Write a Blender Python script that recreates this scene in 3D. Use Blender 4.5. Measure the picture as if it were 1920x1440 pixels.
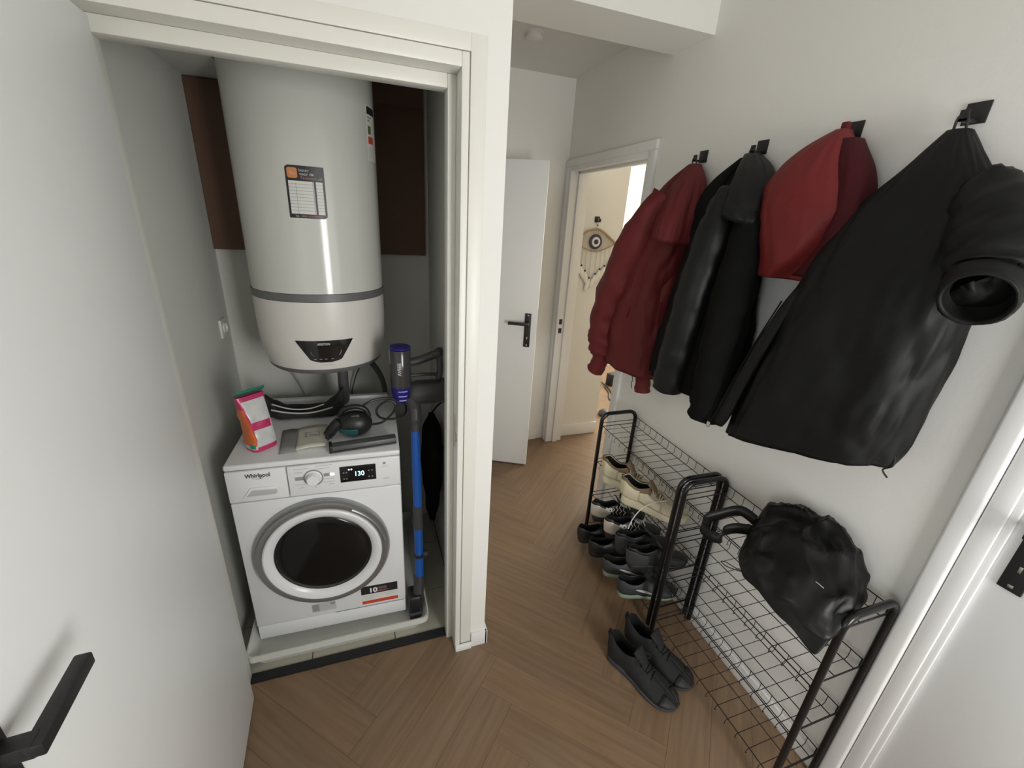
import bpy, bmesh, math, random
from mathutils import Vector, Matrix, noise

# ------------------------------------------------------------------ clear
for o in list(bpy.data.objects):
    bpy.data.objects.remove(o, do_unlink=True)
scene = bpy.context.scene
COL = scene.collection
PI = math.pi

# ------------------------------------------------------------------ camera
F_PX, YAW, PITCH, ROLL, CAM_H = 792.03, 0.34447, 0.36795, 0.06139, 1.74
fwd = Vector((math.sin(YAW) * math.cos(PITCH), math.cos(YAW) * math.cos(PITCH), -math.sin(PITCH)))
rgt = Vector((math.cos(YAW), -math.sin(YAW), 0))
upv = rgt.cross(fwd)
r2 = rgt * math.cos(ROLL) + upv * math.sin(ROLL)
u2 = -rgt * math.sin(ROLL) + upv * math.cos(ROLL)
cd = bpy.data.cameras.new('camera')
cam = bpy.data.objects.new('camera', cd)
COL.objects.link(cam)
mw = Matrix(((r2.x, u2.x, -fwd.x, 0), (r2.y, u2.y, -fwd.y, 0), (r2.z, u2.z, -fwd.z, CAM_H), (0, 0, 0, 1)))
cam.matrix_world = mw
cd.sensor_fit = 'HORIZONTAL'
cd.sensor_width = 36.0
cd.lens = F_PX / 1920 * 36.0
cd.clip_start = 0.02
scene.camera = cam

# ------------------------------------------------------------------ world, lights, exposure
w = bpy.data.worlds.new('sky')
scene.world = w
w.use_nodes = True
w.node_tree.nodes['Background'].inputs[0].default_value = (0.75, 0.85, 1.0, 1)
w.node_tree.nodes['Background'].inputs[1].default_value = 1.0
vs = scene.view_settings
vs.view_transform = 'Standard'
vs.look = 'None'
vs.gamma = 1
vs.use_curve_mapping = False
vs.exposure = 0.25


def area(name, loc, direction, sx, sy, power, color):
    l = bpy.data.lights.new(name, 'AREA')
    l.shape = 'RECTANGLE'
    l.size, l.size_y = sx, sy
    l.energy = power
    l.color = color
    o = bpy.data.objects.new(name, l)
    COL.objects.link(o)
    o.location = loc
    o.rotation_euler = Vector(direction).to_track_quat('-Z', 'Y').to_euler()
    return o


# daylight entering by the glazed front door behind the camera, and by the window of the next room
area('daylight_front_door', (0.92, -1.06, 1.42), (0, 1, 0), 0.50, 1.05, 26, (1.0, 0.99, 0.965))
area('added_side_fill', (-1.16, -0.55, 1.35), (1, 0.15, -0.1), 0.60, 1.10, 7, (0.97, 0.985, 1.0))  # added fill from the unseen left side, brightens right wall and near door
area('daylight_next_room', (4.10, 3.9, 1.6), (-1, 0, 0), 1.5, 1.6, 85, (1.0, 0.93, 0.80))


# ------------------------------------------------------------------ materials
def mat(name, col, rough=0.6, metal=0.0, var=0.06, vscale=6.0, bump=0.0, bscale=60.0, spec=0.5, coat=0.0, emit=None, estr=0.0):
    m = bpy.data.materials.new(name)
    m.use_nodes = True
    nt = m.node_tree
    b = nt.nodes['Principled BSDF']
    b.inputs['Roughness'].default_value = rough
    b.inputs['Metallic'].default_value = metal
    b.inputs['Specular IOR Level'].default_value = spec
    b.inputs['Coat Weight'].default_value = coat
    tc = nt.nodes.new('ShaderNodeTexCoord')
    n = nt.nodes.new('ShaderNodeTexNoise')
    n.inputs['Scale'].default_value = vscale
    n.inputs['Detail'].default_value = 4
    nt.links.new(tc.outputs['Object'], n.inputs['Vector'])
    mx = nt.nodes.new('ShaderNodeMix')
    mx.data_type = 'RGBA'
    c = list(col) + [1]
    mx.inputs[6].default_value = [max(0, v * (1 - var)) for v in col] + [1]
    mx.inputs[7].default_value = [min(1, v * (1 + var)) for v in col] + [1]
    nt.links.new(n.outputs['Fac'], mx.inputs[0])
    nt.links.new(mx.outputs[2], b.inputs['Base Color'])
    if bump > 0:
        n2 = nt.nodes.new('ShaderNodeTexNoise')
        n2.inputs['Scale'].default_value = bscale
        n2.inputs['Detail'].default_value = 5
        nt.links.new(tc.outputs['Object'], n2.inputs['Vector'])
        bp = nt.nodes.new('ShaderNodeBump')
        bp.inputs['Strength'].default_value = bump
        bp.inputs['Distance'].default_value = 0.01
        nt.links.new(n2.outputs['Fac'], bp.inputs['Height'])
        nt.links.new(bp.outputs['Normal'], b.inputs['Normal'])
    if emit:
        b.inputs['Emission Color'].default_value = list(emit) + [1]
        b.inputs['Emission Strength'].default_value = estr
    return m


def wood_mat(name):
    m = bpy.data.materials.new(name)
    m.use_nodes = True
    nt = m.node_tree
    N, L = nt.nodes, nt.links
    b = N['Principled BSDF']
    b.inputs['Roughness'].default_value = 0.48
    tc = N.new('ShaderNodeTexCoord')
    oi = N.new('ShaderNodeObjectInfo')
    at = N.new('ShaderNodeAttribute')
    at.attribute_name = 'grain'
    mp = N.new('ShaderNodeMapping')
    mp.inputs['Scale'].default_value = (3.0, 46.0, 3.0)
    L.new(at.outputs['Vector'], mp.inputs['Vector'])
    cmb = N.new('ShaderNodeMath')
    cmb.operation = 'MULTIPLY'
    cmb.inputs[1].default_value = 37.0
    L.new(oi.outputs['Random'], cmb.inputs[0])
    cx = N.new('ShaderNodeCombineXYZ')
    L.new(cmb.outputs[0], cx.inputs[2])
    add = N.new('ShaderNodeVectorMath')
    L.new(mp.outputs[0], add.inputs[0])
    L.new(cx.outputs[0], add.inputs[1])
    n1 = N.new('ShaderNodeTexNoise')
    n1.inputs['Scale'].default_value = 1.0
    n1.inputs['Detail'].default_value = 6
    n1.inputs['Distortion'].default_value = 0.6
    L.new(add.outputs[0], n1.inputs['Vector'])
    rp = N.new('ShaderNodeValToRGB')
    rp.color_ramp.elements[0].position = 0.3
    rp.color_ramp.elements[0].color = (0.180, 0.112, 0.063, 1)
    rp.color_ramp.elements[1].position = 0.72
    rp.color_ramp.elements[1].color = (0.245, 0.157, 0.090, 1)
    L.new(n1.outputs['Fac'], rp.inputs[0])
    n3 = N.new('ShaderNodeTexNoise')
    n3.inputs['Scale'].default_value = 5.0
    L.new(tc.outputs['Object'], n3.inputs['Vector'])
    hs = N.new('ShaderNodeHueSaturation')
    mr = N.new('ShaderNodeMapRange')
    mr.inputs[3].default_value = 0.95
    mr.inputs[4].default_value = 1.05
    L.new(oi.outputs['Random'], mr.inputs[0])
    L.new(mr.outputs[0], hs.inputs['Value'])
    L.new(rp.outputs[0], hs.inputs['Color'])
    mr2 = N.new('ShaderNodeMapRange')
    mr2.inputs[3].default_value = 0.85
    mr2.inputs[4].default_value = 1.1
    L.new(n3.outputs['Fac'], mr2.inputs[0])
    L.new(mr2.outputs[0], hs.inputs['Saturation'])
    L.new(hs.outputs[0], b.inputs['Base Color'])
    bp = N.new('ShaderNodeBump')
    bp.inputs['Strength'].default_value = 0.12
    bp.inputs['Distance'].default_value = 0.003
    L.new(n1.outputs['Fac'], bp.inputs['Height'])
    L.new(bp.outputs[0], b.inputs['Normal'])
    return m


M = {}
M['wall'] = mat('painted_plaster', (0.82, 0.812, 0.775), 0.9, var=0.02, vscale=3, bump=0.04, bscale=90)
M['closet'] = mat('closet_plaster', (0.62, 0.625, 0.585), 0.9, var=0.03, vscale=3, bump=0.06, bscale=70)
M['ceil'] = mat('ceiling_paint', (0.74, 0.73, 0.70), 0.92, var=0.02, bump=0.05, bscale=120)
M['room2'] = mat('cream_paint', (0.80, 0.75, 0.66), 0.9, var=0.02, bump=0.04)
M['door'] = mat('door_lacquer', (0.84, 0.85, 0.845), 0.42, var=0.015, bump=0.02, bscale=200)
M['frame'] = mat('frame_gloss_paint', (0.79, 0.785, 0.72), 0.38, var=0.02, bump=0.03, bscale=40)
M['white'] = mat('white_trim', (0.82, 0.82, 0.81), 0.5, var=0.015)
M['wood'] = wood_mat('oak_plank')
M['gap'] = mat('floor_joint', (0.13, 0.082, 0.048), 0.9)
M['tile'] = mat('beige_tile', (0.42, 0.40, 0.33), 0.6, var=0.12, vscale=10, bump=0.05)
M['grout'] = mat('dark_grout', (0.16, 0.15, 0.13), 0.9)
M['rubber'] = mat('black_rubber', (0.012, 0.012, 0.014), 0.7, bump=0.1, bscale=150)
M['blackmetal'] = mat('black_powder_coat', (0.012, 0.012, 0.013), 0.45, bump=0.05, bscale=300)
M['tube'] = mat('black_lacquered_tube', (0.006, 0.006, 0.007), 0.3, coat=0.2, spec=0.35)
M['steel'] = mat('steel', (0.62, 0.62, 0.60), 0.3, metal=1.0, var=0.04)
M['enamel'] = mat('white_enamel', (0.80, 0.81, 0.82), 0.25, var=0.01)
M['enamel2'] = mat('white_enamel_panel', (0.82, 0.83, 0.835), 0.3, var=0.01)
M['chrome'] = mat('satin_chrome', (0.36, 0.37, 0.375), 0.3, metal=0.8, var=0.03)
M['bowl'] = mat('dark_door_glass', (0.006, 0.006, 0.006), 0.14, spec=0.35)
M['greyprint'] = mat('grey_print', (0.30, 0.31, 0.32), 0.6)
M['lightprint'] = mat('pale_grey_print', (0.52, 0.53, 0.53), 0.6)
M['logo'] = mat('dark_logo', (0.05, 0.055, 0.05), 0.4)
M['display'] = mat('display_black', (0.006, 0.007, 0.009), 0.12)
M['led'] = mat('display_digits', (0.5, 0.9, 1.0), 0.5, emit=(0.45, 0.85, 1.0), estr=1.6)
M['ledw'] = mat('display_icons', (0.9, 0.95, 1.0), 0.5, emit=(0.9, 0.95, 1.0), estr=1.4)
M['tank'] = mat('tank_enamel', (0.64, 0.645, 0.60), 0.14, var=0.015, vscale=2)
M['tankcap'] = mat('tank_lower_shell', (0.72, 0.70, 0.66), 0.3, var=0.02)
M['tankband'] = mat('grey_band', (0.14, 0.14, 0.145), 0.4)
M['panelblack'] = mat('glossy_black_panel', (0.008, 0.008, 0.008), 0.12, coat=0.4)
M['stickblack'] = mat('sticker_black', (0.018, 0.016, 0.02), 0.4)
M['stickwhite'] = mat('sticker_white', (0.72, 0.72, 0.68), 0.5)
M['stickorange'] = mat('sticker_orange', (0.62, 0.25, 0.09), 0.5)
M['stickpink'] = mat('sticker_pink', (0.45, 0.22, 0.22), 0.5)
M['stickred'] = mat('sticker_red', (0.60, 0.06, 0.025), 0.5)
M['stickgreen'] = mat('sticker_green', (0.10, 0.16, 0.05), 0.5)
M['board'] = mat('brown_panel', (0.125, 0.068, 0.045), 0.65, var=0.18, vscale=9, bump=0.1, bscale=30)
M['tray'] = mat('tray_plastic', (0.66, 0.67, 0.62), 0.4, var=0.03)
M['vacgrey'] = mat('vacuum_grey', (0.050, 0.050, 0.052), 0.35, var=0.1)
M['vacbin'] = mat('vacuum_smoked_bin', (0.05, 0.048, 0.05), 0.2, coat=0.3)
M['vacblue'] = mat('vacuum_blue', (0.006, 0.09, 0.40), 0.3, coat=0.3)
M['vacviolet'] = mat('vacuum_violet', (0.022, 0.015, 0.17), 0.3, spec=0.3)
M['vaclight'] = mat('vacuum_pale_stripe', (0.35, 0.35, 0.75), 0.3)
M['teal'] = mat('dark_teal_plastic', (0.012, 0.10, 0.095), 0.4)
M['tealrod'] = mat('teal_rod', (0.03, 0.12, 0.12), 0.5)
M['blackplastic'] = mat('black_plastic', (0.014, 0.014, 0.015), 0.4, var=0.1)
M['greyplastic'] = mat('grey_plastic', (0.075, 0.078, 0.075), 0.4)
M['hose'] = mat('grey_hose', (0.075, 0.077, 0.075), 0.55)
M['cable'] = mat('pale_cable', (0.55, 0.55, 0.50), 0.5)
M['pouchpink'] = mat('pouch_magenta', (0.52, 0.03, 0.13), 0.3, coat=0.3)
M['pouchgreen'] = mat('pouch_green', (0.0, 0.24, 0.15), 0.35, coat=0.2)
M['pouchorange'] = mat('pouch_orange', (0.70, 0.15, 0.03), 0.3, coat=0.3, var=0.15, vscale=25)
M['pouchsilver'] = mat('pouch_silver', (0.58, 0.58, 0.58), 0.35, coat=0.2, var=0.1, vscale=40)
M['paper'] = mat('cream_paper', (0.70, 0.69, 0.58), 0.8)
M['papergrey'] = mat('grey_paper', (0.27, 0.27, 0.265), 0.8)
M['redcloth'] = mat('red_nylon', (0.118, 0.015, 0.016), 0.6, var=0.10, vscale=7, bump=0.10, bscale=30, spec=0.25)
M['redcloth2'] = mat('bright_red_nylon', (0.165, 0.016, 0.017), 0.55, var=0.1, vscale=7, bump=0.12, bscale=30, spec=0.3)
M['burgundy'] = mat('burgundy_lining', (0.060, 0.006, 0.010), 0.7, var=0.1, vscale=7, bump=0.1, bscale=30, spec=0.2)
M['leather'] = mat('black_leather', (0.008, 0.0085, 0.0085), 0.46, var=0.15, vscale=12, bump=0.06, bscale=120, spec=0.22)
M['wool'] = mat('black_wool', (0.005, 0.005, 0.005), 0.95, var=0.2, vscale=30, bump=0.1, bscale=200, spec=0.15)
M['blacknylon'] = mat('black_nylon', (0.0065, 0.0068, 0.0065), 0.55, var=0.15, vscale=8, bump=0.10, bscale=25, spec=0.22)
M['bagnylon'] = mat('black_bag_nylon', (0.0060, 0.0060, 0.0060), 0.42, var=0.15, vscale=8, bump=0.10, bscale=25, spec=0.28)
M['creamsole'] = mat('cream_rubber', (0.62, 0.56, 0.40), 0.55, var=0.06)
M['creamupper'] = mat('cream_mesh', (0.56, 0.49, 0.36), 0.85, var=0.1, bump=0.2, bscale=250)
M['tanpatch'] = mat('taupe_suede', (0.20, 0.14, 0.085), 0.95, var=0.12, bump=0.15, bscale=200)
M['lining'] = mat('shoe_lining', (0.010, 0.010, 0.010), 0.95)
M['silverheel'] = mat('silver_leather', (0.55, 0.51, 0.44), 0.35, metal=0.3)
M['shoeblack'] = mat('black_shoe_leather', (0.016, 0.017, 0.017), 0.38, var=0.15, bump=0.1, bscale=80)
M['shoemesh'] = mat('black_shoe_knit', (0.011, 0.011, 0.012), 0.8, var=0.15, bump=0.2, bscale=250)
M['shoegrey'] = mat('charcoal_shoe', (0.034, 0.037, 0.038), 0.55, var=0.15, bump=0.15, bscale=150)
M['solegrey'] = mat('dark_grey_sole', (0.045, 0.048, 0.052), 0.5)
M['soleblack'] = mat('black_sole', (0.012, 0.012, 0.013), 0.6)
M['solegreen'] = mat('pale_green_sole', (0.22, 0.27, 0.19), 0.5)
M['lacecream'] = mat('cream_lace', (0.60, 0.52, 0.38), 0.8)
M['laceblack'] = mat('black_lace', (0.012, 0.012, 0.012), 0.8)
M['lacewhite'] = mat('white_lace', (0.72, 0.72, 0.70), 0.7)
M['twig'] = mat('driftwood', (0.40, 0.29, 0.17), 0.8, var=0.15, vscale=30)
M['woven'] = mat('pale_woven_net', (0.74, 0.64, 0.50), 0.9)
M['navy'] = mat('navy_glass', (0.022, 0.022, 0.06), 0.2)
M['eyewhite'] = mat('eye_white', (0.75, 0.75, 0.78), 0.3)
M['black'] = mat('black_bead', (0.01, 0.01, 0.01), 0.35)
M['feather'] = mat('white_feather', (0.88, 0.86, 0.80), 0.9)
M['glass'] = mat('window_glass', (0.95, 0.97, 0.97), 0.02)
M['glass'].node_tree.nodes['Principled BSDF'].inputs['Transmission Weight'].default_value = 1.0
M['string'] = mat('cotton_string', (0.68, 0.61, 0.48), 0.9)


# ------------------------------------------------------------------ geometry helpers
class MB:
    def __init__(self):
        self.v, self.f = [], []

    def box(self, x0, x1, y0, y1, z0, z1):
        k = len(self.v)
        self.v += [(x0, y0, z0), (x1, y0, z0), (x1, y1, z0), (x0, y1, z0), (x0, y0, z1), (x1, y0, z1), (x1, y1, z1), (x0, y1, z1)]
        self.f += [[k + i for i in q] for q in ((0, 3, 2, 1), (4, 5, 6, 7), (0, 1, 5, 4), (1, 2, 6, 5), (2, 3, 7, 6), (3, 0, 4, 7))]
        return self

    def tube(self, pts, r, n=8, closed=False, cap=True, flat=1.0, keep=0):
        """round tube along pts; r a number or one per point"""
        P = [Vector(p) for p in pts]
        m = len(P)
        R = r if isinstance(r, (list, tuple)) else [r] * m
        k = len(self.v)
        T = []
        for i in range(m):
            a = P[(i - 1) % m] if (closed or i > 0) else P[i]
            b = P[(i + 1) % m] if (closed or i < m - 1) else P[i]
            t = (b - a)
            T.append(t.normalized() if t.length > 1e-9 else Vector((0, 0, 1)))
        for i in range(m - keep, m):
            T[i] = T[m - keep - 1]
        up = Vector((0, 0, 1)) if abs(T[0].z) < 0.9 else Vector((1, 0, 0))
        nrm = (up - T[0] * up.dot(T[0])).normalized()
        for i in range(m):
            nrm = (nrm - T[i] * nrm.dot(T[i]))
            nrm = nrm.normalized() if nrm.length > 1e-9 else Vector((1, 0, 0))
            bn = T[i].cross(nrm)
            for j in range(n):
                a = 2 * PI * j / n
                self.v.append(tuple(P[i] + (nrm * math.cos(a) * flat + bn * math.sin(a)) * R[i]))
        e = m if closed else m - 1
        for i in range(e):
            for j in range(n):
                a0, a1 = k + i * n + j, k + i * n + (j + 1) % n
                b0, b1 = k + ((i + 1) % m) * n + j, k + ((i + 1) % m) * n + (j + 1) % n
                self.f.append([a0, a1, b1, b0])
        if cap and not closed:
            self.f.append([k + j for j in range(n)][::-1])
            self.f.append([k + (m - 1) * n + j for j in range(n)])
        return self

    def lathe(self, prof, c=(0, 0, 0), axis='z', n=48, a0=0.0, a1=2 * PI):
        """prof list of (radius, height)"""
        k = len(self.v)
        full = abs(a1 - a0 - 2 * PI) < 1e-6
        cols = n if full else n + 1
        for (r, h) in prof:
            for j in range(cols):
                a = a0 + (a1 - a0) * j / n
                if axis == 'z':
                    p = (c[0] + r * math.cos(a), c[1] + r * math.sin(a), c[2] + h)
                elif axis == 'y':
                    p = (c[0] + r * math.cos(a), c[1] + h, c[2] + r * math.sin(a))
                else:
                    p = (c[0] + h, c[1] + r * math.cos(a), c[2] + r * math.sin(a))
                self.v.append(p)
        for i in range(len(prof) - 1):
            for j in range(n):
                j2 = (j + 1) % cols
                self.f.append([k + i * cols + j, k + i * cols + j2, k + (i + 1) * cols + j2, k + (i + 1) * cols + j])
        return self

    def prism(self, poly, axis, d0, d1):
        """2-D polygon extruded along an axis ('y': poly is (x,z); 'x': (y,z); 'z': (x,y))"""
        k = len(self.v)
        n = len(poly)

        def pt(p, d):
            return {'y': (p[0], d, p[1]), 'x': (d, p[0], p[1]), 'z': (p[0], p[1], d)}[axis]
        self.v += [pt(p, d0) for p in poly] + [pt(p, d1) for p in poly]
        self.f.append([k + i for i in range(n)])
        self.f.append([k + n + i for i in range(n)][::-1])
        for i in range(n):
            j = (i + 1) % n
            self.f.append([k + i, k + n + i, k + n + j, k + j])
        return self

    def grid(self, rows, closed=False):
        k = len(self.v)
        m, n = len(rows), len(rows[0])
        for r in rows:
            self.v += [tuple(p) for p in r]
        for i in range(m - 1):
            for j in range(n if closed else n - 1):
                j2 = (j + 1) % n
                self.f.append([k + i * n + j, k + i * n + j2, k + (i + 1) * n + j2, k + (i + 1) * n + j])
        return self

    def build(self, name, m, parent=None, bevel=0.0, seg=2, smooth=False, loc=None, solid=0.0, sub=0, merge=True, sharp=True):
        me = bpy.data.meshes.new(name)
        me.from_pydata(self.v, [], self.f)
        bm = bmesh.new()
        bm.from_mesh(me)
        if bevel == 0 and merge:
            bmesh.ops.remove_doubles(bm, verts=bm.verts, dist=1e-6)
        bmesh.ops.recalc_face_normals(bm, faces=bm.faces)
        if bevel > 0:
            es = [e for e in bm.edges if len(e.link_faces) == 2 and e.calc_face_angle(0) > 0.5]
            bmesh.ops.bevel(bm, geom=es, offset=bevel, segments=seg, affect='EDGES', profile=0.5)
        for f in bm.faces:
            f.smooth = smooth or bevel > 0
        bm.to_mesh(me)
        bm.free()
        if sharp and (smooth or bevel > 0):
            try:
                me.set_sharp_from_angle(angle=0.7 if smooth else 0.6)
            except Exception:
                pass
        me.materials.append(M[m])
        o = bpy.data.objects.new(name, me)
        COL.objects.link(o)
        if parent:
            o.parent = parent
        if loc:
            o.location = loc
        if solid:
            s = o.modifiers.new('solidify', 'SOLIDIFY')
            s.thickness = solid
            s.offset = -1
        if sub:
            s = o.modifiers.new('subsurf', 'SUBSURF')
            s.levels = s.render_levels = sub
        return o


def tag(o, label, cat, group=None):
    o['label'] = label
    o['category'] = cat
    if group:
        o['group'] = group
    return o


def struct(o, label=None):
    o['kind'] = 'structure'
    if label:
        o['label'] = label
    return o


def empty(name, loc=(0, 0, 0), rz=0.0):
    o = bpy.data.objects.new(name, None)
    o.empty_display_size = 0.05
    COL.objects.link(o)
    o.location = loc
    o.rotation_euler = (0, 0, rz)
    return o


def text(name, body, size, m, parent, loc, rot=(PI / 2, 0, 0), depth=0.0004, bold=0.0, width=None, warp=None, align='LEFT', lab=None):
    cu = bpy.data.curves.new(name, 'FONT')
    cu.body = body
    cu.size = size
    cu.extrude = depth
    cu.offset = bold
    cu.align_x = align
    t = bpy.data.objects.new(name, cu)
    COL.objects.link(t)
    dg = bpy.context.evaluated_depsgraph_get()
    me = bpy.data.meshes.new_from_object(t.evaluated_get(dg))
    bpy.data.objects.remove(t, do_unlink=True)
    xs = [v.co.x for v in me.vertices]
    sx = width / (max(xs) - min(xs)) if width else 1.0
    R = Matrix.Translation(Vector(loc)) @ (Matrix.Rotation(rot[2], 4, 'Z') @ Matrix.Rotation(rot[1], 4, 'Y') @ Matrix.Rotation(rot[0], 4, 'X')) @ Matrix.Diagonal((sx, 1, 1, 1))
    me.transform(R)
    if warp:
        for v in me.vertices:
            v.co = warp(v.co)
    me.materials.clear()
    me.materials.append(M[m])
    o = bpy.data.objects.new(name, me)
    COL.objects.link(o)
    o.parent = parent
    if lab:
        o['label'] = lab
    return o


def interp(tab, t):
    """piecewise smooth interpolation in [(t, v)...]"""
    if t <= tab[0][0]:
        return tab[0][1]
    for (a, va), (b, vb) in zip(tab, tab[1:]):
        if t <= b:
            k = (t - a) / (b - a)
            k = k * k * (3 - 2 * k) * 0.5 + k * 0.5
            return va + (vb - va) * k
    return tab[-1][1]


def spline(pts, n=8, closed=False):
    """Catmull-Rom through pts"""
    P = [Vector(p) for p in pts]
    m = len(P)
    out = []
    rng = range(m) if closed else range(m - 1)
    for i in rng:
        p0 = P[(i - 1) % m] if (closed or i > 0) else P[i]
        p1, p2 = P[i], P[(i + 1) % m]
        p3 = P[(i + 2) % m] if (closed or i < m - 2) else p2
        for k in range(n):
            t = k / n
            out.append(0.5 * ((2 * p1) + (p2 - p0) * t + (2 * p0 - 5 * p1 + 4 * p2 - p3) * t * t + (3 * p1 - p0 - 3 * p2 + p3) * t ** 3))
    if not closed:
        out.append(P[-1])
    return out


# ================================================================== THE SETTING
XR = 1.385      # right wall
YC = 1.274      # front of the closet wall
XC = 0.398      # corridor side of the closet wall
YE = 2.98       # end wall of the corridor
HZ = 2.62       # corridor ceiling
HH = 2.78       # hall ceiling
W, L_ = 0.14, 0.70

# ---- floor with herringbone planks
fl = MB().box(-1.35, 4.3, -1.25, 1.30, -0.06, -0.004)
fl.box(XC - 0.09, 4.3, 1.30, 4.85, -0.06, -0.004)
fl.box(-0.56, XC - 0.09, 1.30, 1.346, -0.06, -0.004)
floor = struct(fl.build('floor', 'gap'), 'oak herringbone floor of the hall and the corridor')


def clip(poly, x0, x1, y0, y1):
    for (ax, lim, s) in ((0, x0, 1), (0, x1, -1), (1, y0, 1), (1, y1, -1)):
        out = []
        for i in range(len(poly)):
            a, b = poly[i], poly[(i + 1) % len(poly)]
            ia, ib = s * (a[ax] - lim) >= 0, s * (b[ax] - lim) >= 0
            if ia:
                out.append(a)
            if ia != ib:
                t = (lim - a[ax]) / (b[ax] - a[ax])
                out.append((a[0] + t * (b[0] - a[0]), a[1] + t * (b[1] - a[1])))
        poly = out
        if len(poly) < 3:
            return None
    ar = abs(sum(poly[i][0] * poly[(i + 1) % len(poly)][1] - poly[(i + 1) % len(poly)][0] * poly[i][1] for i in range(len(poly)))) / 2
    return poly if ar > 0.0006 else None


regions = [(-0.70, XR, -0.55, YC), (-0.55, 0.272, YC, 1.346), (XC, XR, YC, YE), (XR, 1.50, 2.04, 2.90),
           (1.50, 3.1, 2.0, YE), (1.885, 3.1, YE, 4.70)]
random.seed(4)
S2 = math.sqrt(0.5)
GAPW = 0.0004


def place_plank(cx, cy, horiz):
    """one plank, corner (cx,cy) in lattice space"""
    if horiz:
        q = [(cx + GAPW, cy + GAPW), (cx + L_ - GAPW, cy + GAPW), (cx + L_ - GAPW, cy + W - GAPW), (cx + GAPW, cy + W - GAPW)]
        ax, n_ = (1, 0), (0, 1)
    else:
        q = [(cx + GAPW, cy + GAPW), (cx + W - GAPW, cy + GAPW), (cx + W - GAPW, cy + L_ - GAPW), (cx + GAPW, cy + L_ - GAPW)]
        ax, n_ = (0, 1), (1, 0)
    rot = lambda p: ((p[0] - p[1]) * S2 + 0.93, (p[0] + p[1]) * S2 + 0.1)
    q = [rot(p) for p in q]
    pieces = [c for c in (clip(q, *r) for r in regions) if c]
    if not pieces:
        return
    b = MB()
    for pc in pieces:
        b.prism(pc, 'z', -0.004, 0.0)
    o = b.build('plank', 'wood', floor)
    # grain coordinates run along the plank
    rx = ((ax[0] - ax[1]) * S2, (ax[0] + ax[1]) * S2)
    ry = (-rx[1], rx[0])
    at = o.data.attributes.new('grain', 'FLOAT_VECTOR', 'POINT')
    for i, v in enumerate(o.data.vertices):
        at.data[i].vector = (v.co.x * rx[0] + v.co.y * rx[1], v.co.x * ry[0] + v.co.y * ry[1], 0)


for k in range(-60, 70):
    for j in range(-8, 9):
        hx, hy = k * W + j * L_, k * W - j * L_
        place_plank(hx, hy, True)
        place_plank(hx + L_, hy + W - L_, False)

# ---- closet floor, tiles
cf = struct(MB().box(-0.66, 0.31, 1.346, 2.25, -0.06, -0.006).build('floor_closet', 'grout'), 'tiled closet floor')
xs = [-0.645, -0.305, 0.028, 0.308]
ys = [1.388, 1.62, 1.95, 2.21]
for i in range(3):
    for j in range(3):
        MB().box(xs[i] + .002, xs[i + 1] - .002, ys[j] + .002, ys[j + 1] - .002, -0.006, 0.0).build('tile', 'tile', cf, bevel=0.001, seg=1)

# ---- closet front wall (header, right strip, left strip)
b = MB().box(0.2925, XC, YC, 1.385, 0, HH).box(-0.62, 0.2925, YC, 1.385, 2.1335, HH).box(-1.30, -0.555, YC + .02, 1.385, 0, 2.1335).box(-1.30, -0.62, YC + .02, 1.385, 2.1335, HH)
struct(b.build('wall_closet_front', 'wall'), 'white wall around the closet opening')
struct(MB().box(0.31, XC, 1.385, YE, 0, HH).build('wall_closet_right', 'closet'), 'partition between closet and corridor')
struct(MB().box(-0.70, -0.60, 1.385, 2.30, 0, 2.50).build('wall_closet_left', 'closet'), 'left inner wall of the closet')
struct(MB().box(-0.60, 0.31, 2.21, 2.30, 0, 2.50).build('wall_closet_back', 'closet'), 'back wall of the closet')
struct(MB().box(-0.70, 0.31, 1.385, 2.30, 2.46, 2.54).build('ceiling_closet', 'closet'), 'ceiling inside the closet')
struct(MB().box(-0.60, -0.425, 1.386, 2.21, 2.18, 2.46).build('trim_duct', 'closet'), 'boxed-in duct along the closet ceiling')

# ---- right wall with two door openings
D2a, D2b, D2h = 2.04, 2.90, 2.077
D3a, D3b, D3h = -0.45, 0.385, 2.08
b = MB()
b.box(XR, 1.50, D2b + .034, YE, 0, D2h + .029).box(XR, 1.50, D2a - .029, YE, D2h + .029, HH).box(XR, 1.50, D3b + .037, D2a - .029, 0, HH)
b.box(XR, 1.50, D3a - .037, D3b + .037, D3h + .029, HH).box(XR, 1.50, -1.25, D3a - .037, 0, HH)
struct(b.build('wall_right', 'wall'), 'white wall with the coat hooks')
# ---- end wall with door opening, continues as a stub into the next room
b = MB()
b.box(XC, 0.46, YE, 3.09, 0, HH).box(1.17, 1.885, YE, 3.09, 0, HH).box(0.46, 1.17, YE, 3.09, 2.09, HH)
struct(b.build('wall_end', 'wall'), 'end wall of the corridor running on into the next room')
b = MB().box(XC, 1.3, 3.6, 3.7, 0, HH).box(0.30, XC, 2.98, 3.7, 0, HH).box(1.25, 1.32, 3.09, 3.6, 0, HH)
struct(b.build('wall_room_behind', 'wall'), 'walls of the dim room behind the white door')
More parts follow.
